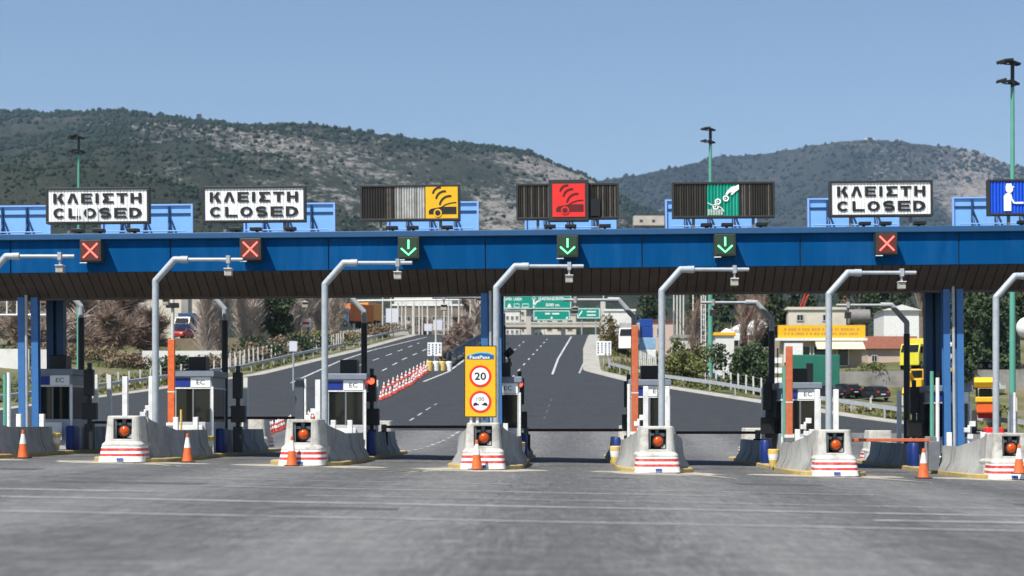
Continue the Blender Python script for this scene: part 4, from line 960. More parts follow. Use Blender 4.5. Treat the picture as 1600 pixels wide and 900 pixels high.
rail('median_guardrail', 'dark blue grey double guardrail at the head of the median', [(-12.4,169),(-12.3,180),(-12.0,192),(-11.6,206),(-11.2,225),(-10.4,250)], m=mat('weathered_blue_steel', (.1,.15,.21), .5, .2), h=1.0, beamh=1.1, step=6)
rail('median_guardrail', 'pale guardrail on the left side of the planted median', [(-13.3,171),(-13.9,190),(-14.3,206),(-15,235)], h=.7, step=6)
def paling(label, pts, h=1.5, step=1.3):
    g = [Vector(p) for p in pts]; o = g[0]; z0 = float(zt(o.x,o.y)); t = thing('post_fence', label, 'fence', (o.x,o.y,z0)); acc = 0
    pm = MB().box(-.07,.07,-.07,.07,-.2,h).mesh('post', mat('fence_post', (.58,.57,.52), .8, .15)); seg = []
    for a, b in zip(g[:-1], g[1:]):
        k = max(1, int((b-a).length/step)); seg += [a + (b-a)*i/k for i in range(k)]
    seg = seg[:98]
    wires = [MB() for _ in range(1)]
    for i, a in enumerate(seg):
        q = bpy.data.objects.new('post', pm); COL.objects.link(q); q.parent = t; q.location = (a.x-o.x, a.y-o.y, float(zt(a.x,a.y))-z0); q.rotation_euler = (0, random.uniform(-.03,.03), 0)
        if i: b = seg[i-1]; [wires[0].cyl((a.x-o.x,a.y-o.y,float(zt(a.x,a.y))-z0+hh),(b.x-o.x,b.y-o.y,float(zt(b.x,b.y))-z0+hh),.012,n=3,cap=False) for hh in (.5,1.0,h-.1)]
    wires[0].obj('wire', galv, t)
paling('white post fence before the grassy bank at left', [(-44,118),(-46,128),(-41,142),(-36,156),(-33,170)], 1.5, 1.6)
paling('white post fence above the left carriageway near the poplars', [(-36,172),(-32,190),(-30,208),(-28,228)], 1.8, 1.2)
paling('white post fence in front of the shrubs at right', [(7.5,176),(9,164),(12,152),(17,142),(21.5,136)], 1.8, 1.15)
paling('wire fence with pale posts before the parked cars', [(24,148),(28,150),(34,151),(44,150)], 1.9, 2.3)

# ------------------------------------------------------------------ plants
def leaves(cl, n, size, rg, flat=.0):
    """cl: list of (centre, radii, weight); returns verts/faces of small leaf quads spread in the clusters"""
    w_ = np.array([c[2] for c in cl], float); w_ /= w_.sum(); k = rg.choice(len(cl), n, p=w_)
    C = np.array([c[0] for c in cl], float)[k]; Rr = np.array([c[1] for c in cl], float)[k]
    d = rg.normal(size=(n,3)); d /= np.linalg.norm(d, axis=1)[:,None]; rad = rg.random(n)**.45; p = C + d*Rr*rad[:,None]
    a = rg.normal(size=(n,3)); a[:,2] *= (1-flat); a /= np.linalg.norm(a,axis=1)[:,None]; b = np.cross(a, rg.normal(size=(n,3))); b /= np.linalg.norm(b,axis=1)[:,None]
    s = size*(.6+.8*rg.random(n))[:,None]
    v = np.stack([p-a*s*.5, p+b*s*.32, p+a*s*.5, p-b*s*.32], 1).reshape(-1,3)
    return v, np.arange(n*4).reshape(-1,4)
def arr_obj(name, v, f, m, parent):
    me = bpy.data.meshes.new(name); me.from_pydata(v.tolist(), [], f.tolist()); me.materials.append(m); me.update()
    o = bpy.data.objects.new(name, me); COL.objects.link(o); o.parent = parent; return o
def plant(name, label, cat, loc, H, Wd, kind, m, n=2600, size=.4, seed=0, grp=None, trunk=bark):
    rg = np.random.default_rng(seed+100); rd_ = random.Random(seed)
    t = thing(name, label, cat, loc, rd_.uniform(0,6), grp)
    tr = MB()
    if kind == 'bush':
        cl = [((rg.normal()*Wd*.22, rg.normal()*Wd*.22, H*(.15+.55*rg.random())), (Wd*.2*(.7+.6*rg.random()),)*2 + (H*.22,), 1) for _ in range(14)]
        for i in range(5): tr.cyl((0,0,-.2),(rd_.uniform(-.4,.4)*Wd*.6, rd_.uniform(-.4,.4)*Wd*.6, H*.6),.06,.02,n=5)
    elif kind == 'round':
        cl = []; tr.cyl((0,0,-.3),(0,0,H*.5),H*.028,H*.015,n=8)
        for i in range(16):
            a = rd_.uniform(0,6.3); r = Wd*.34*rd_.random()**.5; z = H*rd_.uniform(.35,.9); q = (r*math.cos(a), r*math.sin(a), z)
            cl.append((q, (Wd*.17, Wd*.17, H*.09), 1)); tr.cyl((0,0,H*.3),q,H*.012,.02,n=5)
    elif kind == 'cone':
        cl = []; tr.cyl((0,0,-.3),(0,0,H*.95),H*.022,.03,n=8)
        for i in range(26):
            f = i/25; a = i*2.4; r = Wd*.33*(1-f)**.8; q = (r*math.cos(a), r*math.sin(a), H*(.12+.84*f)); cl.append((q, (Wd*.2*(1.05-f), Wd*.2*(1.05-f), H*.055), (1.1-f)))
            tr.cyl((0,0,q[2]),q,.05,.02,n=4)
    elif kind == 'column':
        cl = [((rg.normal()*Wd*.1, rg.normal()*Wd*.1, H*(.1+.85*i/15)), (Wd*.3*math.sin(math.pi*(.2+.75*i/15)),)*2+(H*.07,), 1) for i in range(16)]; tr.cyl((0,0,-.3),(0,0,H*.8),H*.02,.03,n=6)
    tr.obj('trunk', trunk, t)
    v, f = leaves(cl, n, size, rg); v[:,2] = np.maximum(v[:,2], .02); arr_obj('crown', v, f, m, t); return t
def bare(name, label, loc, H, Wd, up, n, m, seed=0, grp=None, tm=pale_bark, rad=.03, cat='tree'):
    rd_ = random.Random(seed+5); t = thing(name, label, cat, loc, 0, grp); tr = MB(); tr.cyl((0,0,-.3),(0,0,H*.55),H*.018+.05,.06,n=7)
    limbs = []; K = 14
    for i in range(K):
        a = rd_.uniform(0,6.3); z = H*(.08+.6*i/K); s = Wd*.5*rd_.uniform(.5,1)*(1-.4*i/K); e = (s*math.cos(a), s*math.sin(a), min(H, z+H*(.3 if up else .16)*rd_.uniform(.7,1.3)))
        tr.cyl((0,0,z),e,.07,.03,n=4); limbs.append(((0,0,z),e))
    tr.obj('trunk', tm, t)
    vs = []; fs = []
    for i in range(n):
        a, b = limbs[rd_.randrange(K)]; f = rd_.random(); p = Vector(a).lerp(Vector(b), f)
        d = Vector((rd_.gauss(0,1), rd_.gauss(0,1), (2.6 if up else .7)+rd_.gauss(0,.6))).normalized(); L_ = (H*.16 if up else Wd*.22)*rd_.uniform(.5,1.3)
        q = p + d*L_; s = d.cross(Vector((rd_.gauss(0,1),rd_.gauss(0,1),rd_.gauss(0,.3)))).normalized()*rad
        k = len(vs); vs += [tuple(p-s), tuple(p+s), tuple(q+s*.3), tuple(q-s*.3)]; fs.append((k,k+1,k+2,k+3))
    arr_obj('crown', np.array(vs), np.array(fs), m, t); return t
def on(px, Y, dz=0): X = WX(px,Y); return (X, Y, float(zt(X,Y))+dz)
# left side: brown leafless thicket, poplars, pine
k = 0
for px, Y, Hh, Wd in ((14,215,11,9),(66,222,12,10),(112,212,11,9),(150,225,12,11),(196,218,11,9),(232,206,7,7),(95,200,6,8),(170,200,6.5,8),(40,196,5.5,7)):
    bare('bare_thicket_tree', ['brown leafless tree in the thicket at the far left edge','brown leafless tree behind the left blue columns','brown leafless tree right of the left blue columns','tall brown leafless tree before the pale hillside yard','brown leafless tree left of the cream building','low brown tree at the foot of the cream building','low brown tree in the thicket, right of the left rear column','low brown tree between the thicket and the cream building','low brown tree over the white wall at far left'][k], on(px,Y,-.3), Hh, Wd, False, 3600, twig_red if k % 3 else twig, seed=k, grp='brown trees of the left thicket', tm=bark, rad=.05); k += 1
k = 0
for px, Y, Hh, Wd in ((322,192,13,3.4),(342,196,12,3.2),(384,200,13,4.2),(402,205,12,3.5),(452,214,13,4),(474,220,12,4),(497,224,12,4),(525,238,11,4),(437,222,12,3.6)):
    bare('bare_poplar', ['pale leafless poplar right of the cream building','slim pale poplar just left of the second rear pole','broad pale poplar between rear pole and pine','slim pale poplar touching the pine','pale poplar right of the pine','pale poplar behind the small red and white billboard','pale poplar left of the third grey camera pole','pale poplar behind the orange truck','pale poplar half hidden behind the pine'][k], on(px,Y,-.3), Hh, Wd, True, 4200, twig, seed=40+k, grp='leafless poplars along the left yard', rad=.045); k += 1
plant('pine_tree','dark green round pine between the pale poplars','tree', on(427,206,-.3), 10.5, 6.5, 'round', leaf_pine, 4200, .38, 3, trunk=bark)
for i, (px, Y, Hh, Wd, m) in enumerate(((380,182,3.2,5,leaf_dry),(408,186,3.6,6,leaf_dark),(440,190,3.6,6,leaf_dry),(470,194,3.4,6,leaf_dark),(505,204,3.2,6,leaf_green),(545,216,2.6,5,leaf_dry),(130,190,2.6,7,leaf_dry),(210,186,2.4,6,leaf_dry),(270,182,2.6,5,leaf_dark),(330,180,2.6,5,leaf_dry),(30,182,2.5,6,leaf_dark),(75,186,2.6,6,leaf_dry),(300,184,2.2,4,leaf_green),(590,236,2.6,5,leaf_dry))):
    plant('roadside_bush', ['dry bush under the broad poplar','dark bush below the pine','dry bush right of the pine foot','dark bush under the red and white billboard','green bush left of the orange truck','dry bush below the orange truck','dry bush below the brown thicket','dry bush left of the second grey camera pole','dark bush below the cream building','dry bush at the foot of the first poplar','dark bush at the far left','dry bush behind the left booth','small green bush under the red car','dry bush behind the third rear pole'][i],'bush', on(px,Y,-.1), Hh, Wd, 'bush', m, 1500, .32, 60+i, 'bushes along the left yard')
for i, (px, Y, Hh) in enumerate(((632,300,5),(662,305,6),(690,300,5.5),(722,290,6.5),(744,214,8.5),(738,230,8))):
    bare('bare_tree', ['small bare tree before the left end of the warehouse','small bare tree before the middle of the warehouse','small bare tree behind the blank white plate','small bare tree before the right end of the warehouse','tall bare tree just left of the central column','tall bare tree above the median shrubs'][i], on(px,Y,-.3), Hh, 5, i > 3, 1500, twig_red if i % 2 else twig, seed=170+i, grp='bare trees beyond the median', tm=bark, rad=.06)
for i, px in enumerate((622,634,645,655,668,694,706,728)):
    z = float(zt(WX(px,292),292)); o = MB().cyl((0,0,-.3),(0,0,WZ(474,292)-z),.11,n=6).obj('fence_pole', white); o.location = (WX(px,292),292,z); tag(o, 'thin white pole in the row before the distant warehouse', 'pole', 'white poles before the distant warehouse')
# median bushes
for i, (px, py, Hh) in enumerate(((706,565,3.4),(716,556,4),(727,550,4.4),(738,543,4.4),(700,575,2.2),(750,536,4.5))):
    X, Y = gp(px, py); Y = max(Y,172); X = (float(YMl(Y))+float(YMr(Y)))/2
    bare('median_shrub', 'brown leafless shrub on the median, %s' % ['behind the small white notice sign','behind the guardrail head','left of the central column','closest to the central column','lowest, beside the yellow crash cushion','farthest up the slope'][i], (X,Y,float(zr(X,Y))), Hh, 2.6, False, 900, twig_red, seed=90+i, grp='shrubs on the median', rad=.05, cat='shrub')
# right side
plant('shrub','large yellow green shrub right of the grey pole','shrub', on(1062,152,-.2), 5.4, 4.9, 'bush', leaf_green, 3800, .3, 7)
plant('shrub','small rusty green shrub behind the white notice sign at right','shrub', on(963,196,-.2), 5.5, 3.2, 'bush', mat('rusty_leaves', (.13,.1,.03), .7, .4, 1), 1600, .3, 8)
plant('pine_tree','dark bushy pine left of the yellow shop','tree', on(1175,150,-.2), 6.6, 5.4, 'bush', leaf_pine, 5200, .32, 9)
plant('shrub','low dark shrub at the foot of the green mast','shrub', on(1140,156,-.2), 3.2, 3, 'bush', leaf_dark, 1400, .3, 10)
for i, (px, Y, Hh, Wd, kd, m) in enumerate(((1150,235,15,7,'cone',leaf_dark),(1195,240,16,7,'round',leaf_pine),(1252,262,17,7,'cone',leaf_dark),(1100,250,13,6,'round',leaf_dark),(1345,225,14,8,'round',leaf_pine),(1390,250,15,9,'round',leaf_dark),(1440,230,15,9,'round',leaf_dark),(1525,190,14,8,'round',leaf_dark),(1555,182,13,8,'column',leaf_pine),(1590,186,14,8,'round',leaf_dark),(1505,175,10,5,'column',leaf_pine),(1213,215,12,5,'cone',leaf_dark),(1020,260,12,6,'column',leaf_dark),(1640,184,14,8,'round',leaf_dark),(1680,180,13,8,'round',leaf_pine))):
    plant('evergreen_tree', ['conifer behind the white tents','round evergreen right of the white tents','conifer behind the red crane jib','dark tree behind the green mast','evergreen behind the grey tank on the roof','broad dark tree left of the white silo','broad dark tree right of the white silo','drooping dark tree right of the right blue columns','tall slender evergreen near the right grey pole','drooping dark tree at the right frame edge','slim evergreen beside the right blue columns','slim conifer left of the yellow shop','slim tree behind the blue crates','dark tree just outside the right frame edge','dark tree far outside the right frame edge'][i],'tree', on(px,Y,-.3), Hh, Wd, kd, m, 3600, .5, 20+i, 'evergreens behind the right yard')
for i, (px, Y) in enumerate(((1165,205),(1085,200),(1180,210))):
    bare('bare_tree', ['leafless tree before the white tents','leafless tree left of the green mast','leafless tree right of the white tents'][i], on(px,Y,-.3), 9.5, 4.5, True, 900, twig_red, seed=130+i, grp='leafless trees of the right yard', tm=bark, rad=.035)
for i, (px, Y, Hh) in enumerate(((1270,160,1.0),(1330,172,1.6),(1360,176,1.5),(1420,150,1.2),(1540,150,1.4),(1100,145,1.0))):
    plant('low_shrub', ['low green shrub by the dark parked cars','low green shrub before the yellow shop','low green shrub at the corner of the yellow shop','low green shrub near the yellow digger','low green shrub right of the right blue columns','low green shrub behind the right guardrail'][i],'shrub', on(px,Y,-.05), Hh, 4.5, 'bush', leaf_green, 800, .25, 150+i, 'low shrubs of the right yard')
# grass and weeds
rg = np.random.default_rng(5); N = 26000
side = rg.random(N) < .5; Yg = rg.uniform(104, 215, N); off = rg.uniform(1.3, 26, N)**1.0
Xg = np.where(side, XR(Yg)+off, XL(Yg)-off); Zg = zt(Xg, Yg); den = fbm(Xg/9, Yg/9, 77, 4)+.25*rg.random(N) > 0.02
Xg, Yg, Zg = Xg[den], Yg[den], Zg[den]; n = len(Xg); a = rg.random(n)*6.28; hgt = rg.uniform(.1,.42,n); wd = rg.uniform(.1,.3,n)
v = np.stack([np.stack([Xg-np.cos(a)*wd, Yg-np.sin(a)*wd, Zg-.05],-1), np.stack([Xg+np.cos(a)*wd, Yg+np.sin(a)*wd, Zg-.05],-1), np.stack([Xg+rg.normal(0,.1,n), Yg+rg.normal(0,.1,n), Zg+hgt],-1)],1).reshape(-1,3)
me = bpy.data.meshes.new('weeds'); me.from_pydata(v.tolist(), [], np.arange(n*3).reshape(-1,3).tolist()); me.materials.append(mat('weeds', (.10,.115,.03), .85, .45, .15, dirt=(.2,.16,.06), dscale=.12, damt=.8))
o = bpy.data.objects.new('weeds', me); COL.objects.link(o); tag(o, 'rough green and straw coloured weeds on the verges', 'weeds', kind='stuff')

# ------------------------------------------------------------------ buildings
def building(name, label, pxa, pxb, pyt, Y, depth, m, wins=(), roof=None, cat='building', pyb=None, roofm=None, zb=None):
    xa, xb = WX(pxa,Y), WX(pxb,Y); cx = (xa+xb)/2; z0 = min(float(zt(xa,Y)), float(zt(xb,Y)))-1 if zb is None else zb; H = WZ(pyt,Y)-z0
    t = thing(name, label, cat, (cx, Y, z0)); hw = (xb-xa)/2
    MB().box(-hw,hw,0,depth,0,H).obj('wall', m, t)
    if roof == 'gable': MB().prismx([(-.5,H),(depth+.5,H),(depth/2,H+depth*.28)],-hw-.3,hw+.3).obj('roof', roofm, t)
    elif roof == 'gablex': MB().prism([(-hw-.3,H),(hw+.3,H),(0,H+hw*.32)],-.4,depth+.4).obj('roof', roofm, t)
    elif roof: MB().box(-hw-.2,hw+.2,-.2,depth+.2,H,H+.35).obj('roof', roofm or m, t)
    for (u0,u1,v0,v1) in wins:   # fractions of the face
        x0 = -hw+2*hw*u0; x1 = -hw+2*hw*u1; a = H*v0; b = H*v1
        w_ = MB().box(x0,x1,-.04,-.005,a,b).obj('window', glass_dark, t); f = MB(); e = .09
        f.box(x0-e,x1+e,-.09,-.041,b,b+e).box(x0-e,x1+e,-.12,-.041,a-e,a).box(x0-e,x0,-.09,-.041,a,b).box(x1,x1+e,-.09,-.041,a,b).box((x0+x1)/2-.03,(x0+x1)/2+.03,-.07,-.041,a,b).obj('frame', mat('window_frame', (.5,.5,.48), .6), w_)
    return t
cream = mat('cream_render', (.62,.57,.47), .85, .08, .5, dirt=(.4,.36,.3), dscale=.3, damt=.5); wht = mat('white_render', (.68,.67,.64), .85, .08, .5, dirt=(.45,.43,.4), dscale=.3, damt=.5)
greyw = mat('grey_render', (.3,.29,.27), .85, .15, .5); pinkw = mat('pink_render', (.55,.42,.36), .85, .1, .5); tile = mat('roof_tiles', (.22,.08,.05), .85, .2, 2); tin = mat('metal_roof', (.5,.5,.5), .5, .1, 1)
building('cream_building','tall cream building behind the second booth from left',214,312,440,240,14,cream,[(.42,.5,.68,.8),(.1,.17,.8,.9)],'flat',roofm=cream)
MB_ = building('annex','narrow grey stairwell between two cream walls',283,294,436,239.4,1,greyw)
for i,(a,b,pt,lab) in enumerate(((-60,45,545,'low white wall at the far left'),(62,90,545,'low white wall behind the left booth'),(222,362,546,'low white wall below the cream building'))):
    building('low_wall',lab,a,b,pt+i,176-i*.1 if i<2 else 188,.4,wht,cat='wall')
building('warehouse','long low warehouse with white roof bands behind the left carriageway',612,742,478,330,25,mat('brown_shed_wall',(.2,.165,.13),.9,.25,.3),[(u,u+.06,.62,.8) for u in np.arange(.05,.9,.11)],'flat',roofm=white)
building('warehouse','upper white warehouse above the roof bands',616,706,462,372,20,wht,[(u,u+.05,.7,.85) for u in np.arange(.1,.9,.15)],'flat',roofm=white)
building('yard_wall','pale wall below the small billboards',500,640,517,262,.5,mat('yard_wall_m',(.42,.4,.36),.9,.15,.4),cat='wall')
for i,(a,b,pt,Y,lab) in enumerate(((789,812,486,420,'white block of flats under the left end of the green sign'),(806,828,478,440,'tall white block of flats behind the gantry leg'),(826,850,490,450,'pale block of flats below the lower green sign'),(850,900,492,470,'wide pale block of flats beyond the overpass'),(775,795,492,430,'small white house touching the central column'))):
    building('apartment_block',lab,a,b,pt,Y,12,wht if i%2==0 else cream,[(u,u+.14,v,v+.05) for u in (.1,.42,.74) for v in (.62,.74,.86)],'flat',roofm=greyw)
building('white_warehouse','white warehouse right of the concrete gantry leg',943,992,486,300,15,wht,[(.1,.3,.7,.8)],'flat',roofm=white)
building('kiosk','cream kiosk with dark flat roof behind the fourth grey pole',1020,1055,503,225,6,pinkw,[(.2,.5,.7,.85)],'flat',roofm=mat('dark_red_roof',(.13,.04,.035),.7))
building('white_shed','white shed behind the yellow green shrub',1053,1089,528,200,6,wht,[(.2,.5,.5,.75),(.6,.85,.5,.75)],'flat',roofm=greyw)
building('white_hut','small white hut with yellow roof edge right of the green mast',1118,1147,524,188,4,wht,[],'flat',roofm=yellow_board)
# white tents
def tent(label, pxa, pxb, pyt, pye, Y):
    xa, xb = WX(pxa,Y), WX(pxb,Y); cx=(xa+xb)/2; hw=(xb-xa)/2; z0=float(zt(cx,Y))-.5; t=thing('tent',label,'tent',(cx,Y,z0),0,'white tents of the yard'); H=WZ(pyt,Y)-z0; E=WZ(pye,Y)-z0
    cv=mat('canvas',(.72,.72,.7),.8,.05,1)
    MB().add([(-hw,-3,E),(hw,-3,E),(hw,3,E),(-hw,3,E),(-hw*.05,0,H),(hw*.05,0,H)],[(0,1,5,4),(1,2,5),(2,3,4,5),(3,0,4)]).obj('canvas_roof',cv,t)
    MB().box(-hw,hw,-3,-2.97,E-.7,E).obj('valance',cv,t)
    for sx in (-1,1):
        for sy in (-2.9,2.9): MB().cyl((sx*(hw-.1),sy,0),(sx*(hw-.1),sy,E),.07,n=6).obj('pole',galv,t)
tent('low white tent left of the leafless tree',1118,1152,513,525,205); tent('wide white tent right of the green mast',1135,1192,503,517,222); tent('upper white tent under the rear pole bend',1165,1200,497,508,232)
building('white_silo_house','tall white gabled shed behind the right rear pole',1381,1436,485,215,7,white,[],'gablex',roofm=white)
building('tiled_house','long low house with brown tiled roof right of the yellow shop',1356,1437,545,196,6,pinkw,[(.08,.17,.45,.7)],'gable',roofm=tile)
building('cream_block','cream building above the yellow shop sign',1232,1322,484,212,8,cream,[(.15,.25,.8,.9),(.6,.7,.8,.9)],'flat',roofm=cream)
t = thing('water_tank','grey horizontal tank on the roofs right of the cream block','tank',(WX(1342,208),208,WZ(506,208)))
MB().cyl((-1.3,0,.9),(1.3,0,.9),.95,n=20).obj('tank',mat('tank_grey',(.2,.19,.18),.6,.2),t,smooth=True); MB().box(-1.1,-.8,-.5,.5,-3,.3).box(.8,1.1,-.5,.5,-3,.3).obj('stand',dark_steel,t)
t=thing('retaining_wall','grey retaining wall behind the dark parked cars','wall',(38,174.5,2.5)); MB().prism([(-13,0),(13,0),(13,float(zt(51,178))-2.4),(-13,float(zt(25,178))-2.4)],0,.4).obj('wall',mat('retaining_concrete',(.27,.26,.24),.9,.15,.8,dirt=(.12,.11,.09),dscale=.5,damt=.7),t)
# yellow shop
Y=186; xa,xb=WX(1216,Y),WX(1352,Y); cx=(xa+xb)/2; z0=float(zt(cx,Y))-.6; hw=(xb-xa)/2
t=thing('yellow_shop','roadside shop with long yellow sign band and cream awning','shop',(cx,Y,z0)); zt_=WZ(508,Y)-z0; zs=WZ(528,Y)-z0
MB().box(-hw+.3,hw-.3,.6,7,0,zs+.2).obj('wall',mat('shop_wall',(.4,.33,.25),.8,.1,.6),t)
MB().box(-hw,hw,0,.5,zs,zt_).obj('sign_band',yellow_board,t)
rgg=random.Random(3)
lt=MB()
for r_ in range(2):
    x=-hw+.7
    while x<hw-.7:
        w_=rgg.uniform(.12,.3); lt.box(x,x+w_,-.012,0,zs+.35+r_*.5,zs+.62+r_*.5); x+=w_+rgg.choice([.08,.08,.25])
lt.obj('faded_lettering',mat('faded_letters',(.5,.27,.06),.6,.2),t)
MB().box(-hw-.3,hw+.2,-.25,.6,zs-.32,zs-.02).obj('eaves',white,t)
MB().prismx([(0,zs-.35),(.6,zs-.35),(-1.5,zs-1.35),(-1.9,zs-1.35)],-hw+4.2,hw-.3).obj('awning',mat('awning_cream',(.62,.52,.38),.8,.1,2),t)
for i,(a,b) in enumerate(((-4.2,-3.1),(-2.5,-1.3),(-.8,.6),(1.9,3.1))): w_=MB().box(a,b,.54,.59,.9,zs-1.0).obj('window',glass_dark,t); MB().box(a-.1,a,.5,.535,.8,zs-.9).box(b,b+.1,.5,.535,.8,zs-.9).box(a-.1,b+.1,.5,.535,.8,.9).obj('frame',white,w_)
MB().box(-4.3,-2.2,-.3,.55,1.2,zs-.6).obj('white_counter',white,t)
# green container / netted enclosure
Y=170; t=thing('green_container','tall dark green container in front of the yellow shop','container',on(1275,Y,-.1)); t.scale=(.9,1,1.6); mb=MB()
for i in range(22): x=-2.6+i*.24; mb.box(x,x+.13,-.03,0,.12,2.7)
MB().box(-2.7,2.75,0,2.4,0,2.85).obj('body',mat('container_green',(.02,.16,.11),.6,.15,1),t,bevel=.03); mb.obj('ribs',mat('container_green',(0,0,0)),t); MB().box(-1.15,-.35,-.05,-.035,.1,2.3).obj('door',black,t)
t=thing('signpost_stand','dark post with white plates left of the raised orange arm','signpost',on(1215,130))
MB().cyl((0,0,0),(0,0,4.2),.07,n=8).obj('post',dark_steel,t)
for z in (3.0,2.2,1.4): MB().box(-.45,.35,-.06,-.0,z,z+.45).obj('plate',white,t)

# ------------------------------------------------------------------ vehicles
def car(label, loc, rz, m, kind='hatch', grp=None, cat='car', name='parked_car'):
    t=thing(name,label,cat,loc,rz,grp); W2=.86
    prof=[(-2.05,.32),(-2.08,.75),(-1.95,.93),(-1.1,1.02),(-.5,1.44),(.75,1.5),(1.5,1.38),(1.95,.98),(2.05,.85),(2.05,.35)]
    # cabin tapers inwards towards the roof
    L_=[];
    for s in (-1,1):
        L_.append([(x, s*(W2-(.16*max(0,z-.98)/.5)), z) for x,z in prof])
    n=len(prof); b=MB(); b.add(L_[0]+L_[1], [tuple(range(n)),tuple(range(2*n-1,n-1,-1))]+[(i,(i+1)%n,n+(i+1)%n,n+i) for i in range(n)]); b.obj('body',m,t,bevel=.05)
    for s in (-1,1):
        y=s*.80; w_=MB(); w_.add([(-.9,s*.862,1.04),(-.42,s*.742,1.38),(.12,s*.735,1.41),(.12,s*.862,1.04)],[(0,1,2,3)]); w_.add([(.2,s*.862,1.04),(.2,s*.735,1.41),(.78,s*.733,1.42),(1.45,s*.80,1.18),(1.5,s*.862,1.04)],[(0,1,2,3,4)]); w_.obj('side_window',glass_dark,t)
    w_=MB(); w_.add([(-1.04,-.72,1.07),(-1.04,.72,1.07),(-.53,.64,1.43),(-.53,-.64,1.43)],[(0,1,2,3)]); w_.v=[(x-.012,y,z+.012) for x,y,z in w_.v]; w_.obj('windscreen',glass_dark,t)
    w_=MB(); w_.add([(1.56,-.64,1.36),(1.56,.64,1.36),(1.93,.74,1.03),(1.93,-.74,1.03)],[(0,1,2,3)]); w_.v=[(x+.015,y,z+.01) for x,y,z in w_.v]; w_.obj('rear_window',glass_dark,t)
    for s in (-1,1): MB().box(2.04,2.07,s*.6-.14,s*.6+.14,.78,.95).obj('tail_light',sign_red,t); MB().box(-2.1,-2.06,s*.6-.16,s*.6+.16,.66,.8).obj('headlight',white,t)
    MB().box(2.04,2.065,-.26,.26,.55,.66).obj('number_plate',white,t)
    for x in (-1.3,1.28):
        for s in (-1,1):
            w_=MB().cyl((x,s*.70,.32),(x,s*.885,.32),.32,n=20).obj('wheel',rubber,t,smooth=True); MB().cyl((x,s*.886,.32),(x,s*.90,.32),.18,n=14).obj('rim',galv,w_,smooth=True)
    return t
dk=mat('car_dark',(.02,.022,.028),.25,.1); bl=mat('car_navy',(.02,.04,.1),.25,.1); rdm=mat('car_red',(.4,.03,.03),.3,.1)
car('dark hatchback seen from behind beside the grey rear pole',on(1364,168,-.02),R(-70),dk,grp='dark parked cars at right')
car('dark car half hidden by the white post, left of the hatchback',on(1318,170,-.02),R(-60),dk,grp='dark parked cars at right')
car('dark car partly behind the grey pole near the green container',on(1288,166,-.02),R(-40),dk,grp='dark parked cars at right')
car('navy car at the foot of the green mast',on(1120,172,-.02),R(10),bl,grp='blue cars behind the right fence')
car('blue car just left of the green mast',on(1095,176,-.02),R(5),mat('car_blue',(.03,.09,.22),.3),grp='blue cars behind the right fence')
car('red car below the cream building',(WX(286,225),225,WZ(530,225)),R(80),rdm)
t=thing('parking_ledge','raised earth ledge carrying the red car','wall',(WX(285,222),222,0),kind='structure')
MB().box(-9,9,0,18,float(zt(WX(285,222),222))-1,WZ(530,225)-.02).obj('ledge',mat('earth_wall',(.2,.16,.11),.95,.3,.5),t)
def truck(label,loc,rz,cabm,boxm,L=5,H=2.6,grp=None):
    t=thing('lorry',label,'lorry',loc,rz,grp)
    MB().box(-.2,L,-1.15,1.15,.95,.95+H).obj('cargo_box',boxm,t,bevel=.04)
    MB().prism([(-2.1,.5),(-.35,.5),(-.35,2.9),(-1.5,2.9),(-2.05,1.9)],-1.1,1.1).obj('cab',cabm,t,bevel=.06)
    w_=MB(); w_.add([(-2.06,-1,1.95),(-2.06,1,1.95),(-1.54,.95,2.78),(-1.54,-.95,2.78)],[(0,1,2,3)]); w_.v=[(x-.02,y,z+.01) for x,y,z in w_.v]; w_.obj('windscreen',glass_dark,t)
    for s in (-1,1): MB().box(-1.6,-.7,s*1.11-.01,s*1.11+.01,1.8,2.6).obj('side_window',glass_dark,t)
    MB().box(-2,L,-.5,.5,.6,.93).obj('chassis',dark_steel,t)
    for x in (-1.3,L-2,L-.8):
        for s in (-1,1): w_=MB().cyl((x,s*.8,.48),(x,s*1.15,.48),.48,n=18).obj('wheel',rubber,t,smooth=True); MB().cyl((x,s*1.151,.48),(x,s*1.17,.48),.25,n=12).obj('rim',galv,w_)
    return t
ocr=mat('lorry_orange',(.6,.15,.03),.5,.1,1); lbl=mat('lorry_pale_blue',(.35,.5,.62),.5,.1)
truck('orange lorry with pale blue cab behind the poplars',on(540,244,2.2),R(55),lbl,ocr,5)
truck('second orange lorry beside the rear pole bend',on(566,250,2.2),R(70),ocr,mat('lorry_box_orange',(.7,.3,.05),.5,.1),4.5)
truck('navy lorry parked above the red car',(WX(291,232),232,WZ(528,232)),R(85),bl,mat('lorry_box_blue',(.03,.08,.17),.5,.1),4)
truck('yellow lorry right of the brown tiled house',on(1430,182,-.02),R(60),mat('lorry_yellow',(.62,.55,.03),.5,.1,1),mat('lorry_box_yellow',(.6,.5,.05),.5,.1),4.5)
truck('white lorry behind the right blue columns',on(1488,184,-.02),R(20),white,white,5)
def container(label,px,Y,w_,h,m,dz=0,rz=0):
    t=thing('container',label,'container',on(px,Y,dz),rz,'containers of the right yard'); MB().box(-w_/2,w_/2,0,2.4,0,h).obj('body',m,t,bevel=.03); rb=MB()
    for i in range(int(w_/.3)): x=-w_/2+.1+i*.3; rb.box(x,x+.14,-.035,0,.1,h-.1)
    rb.obj('ribs',m,t); return t
c_b=mat('container_blue',(.012,.06,.3),.5,.15,1); c_pb=mat('container_paleblue',(.25,.42,.6),.5,.15,1)
zq=float(zt(WX(1009,190),190)); prev=0
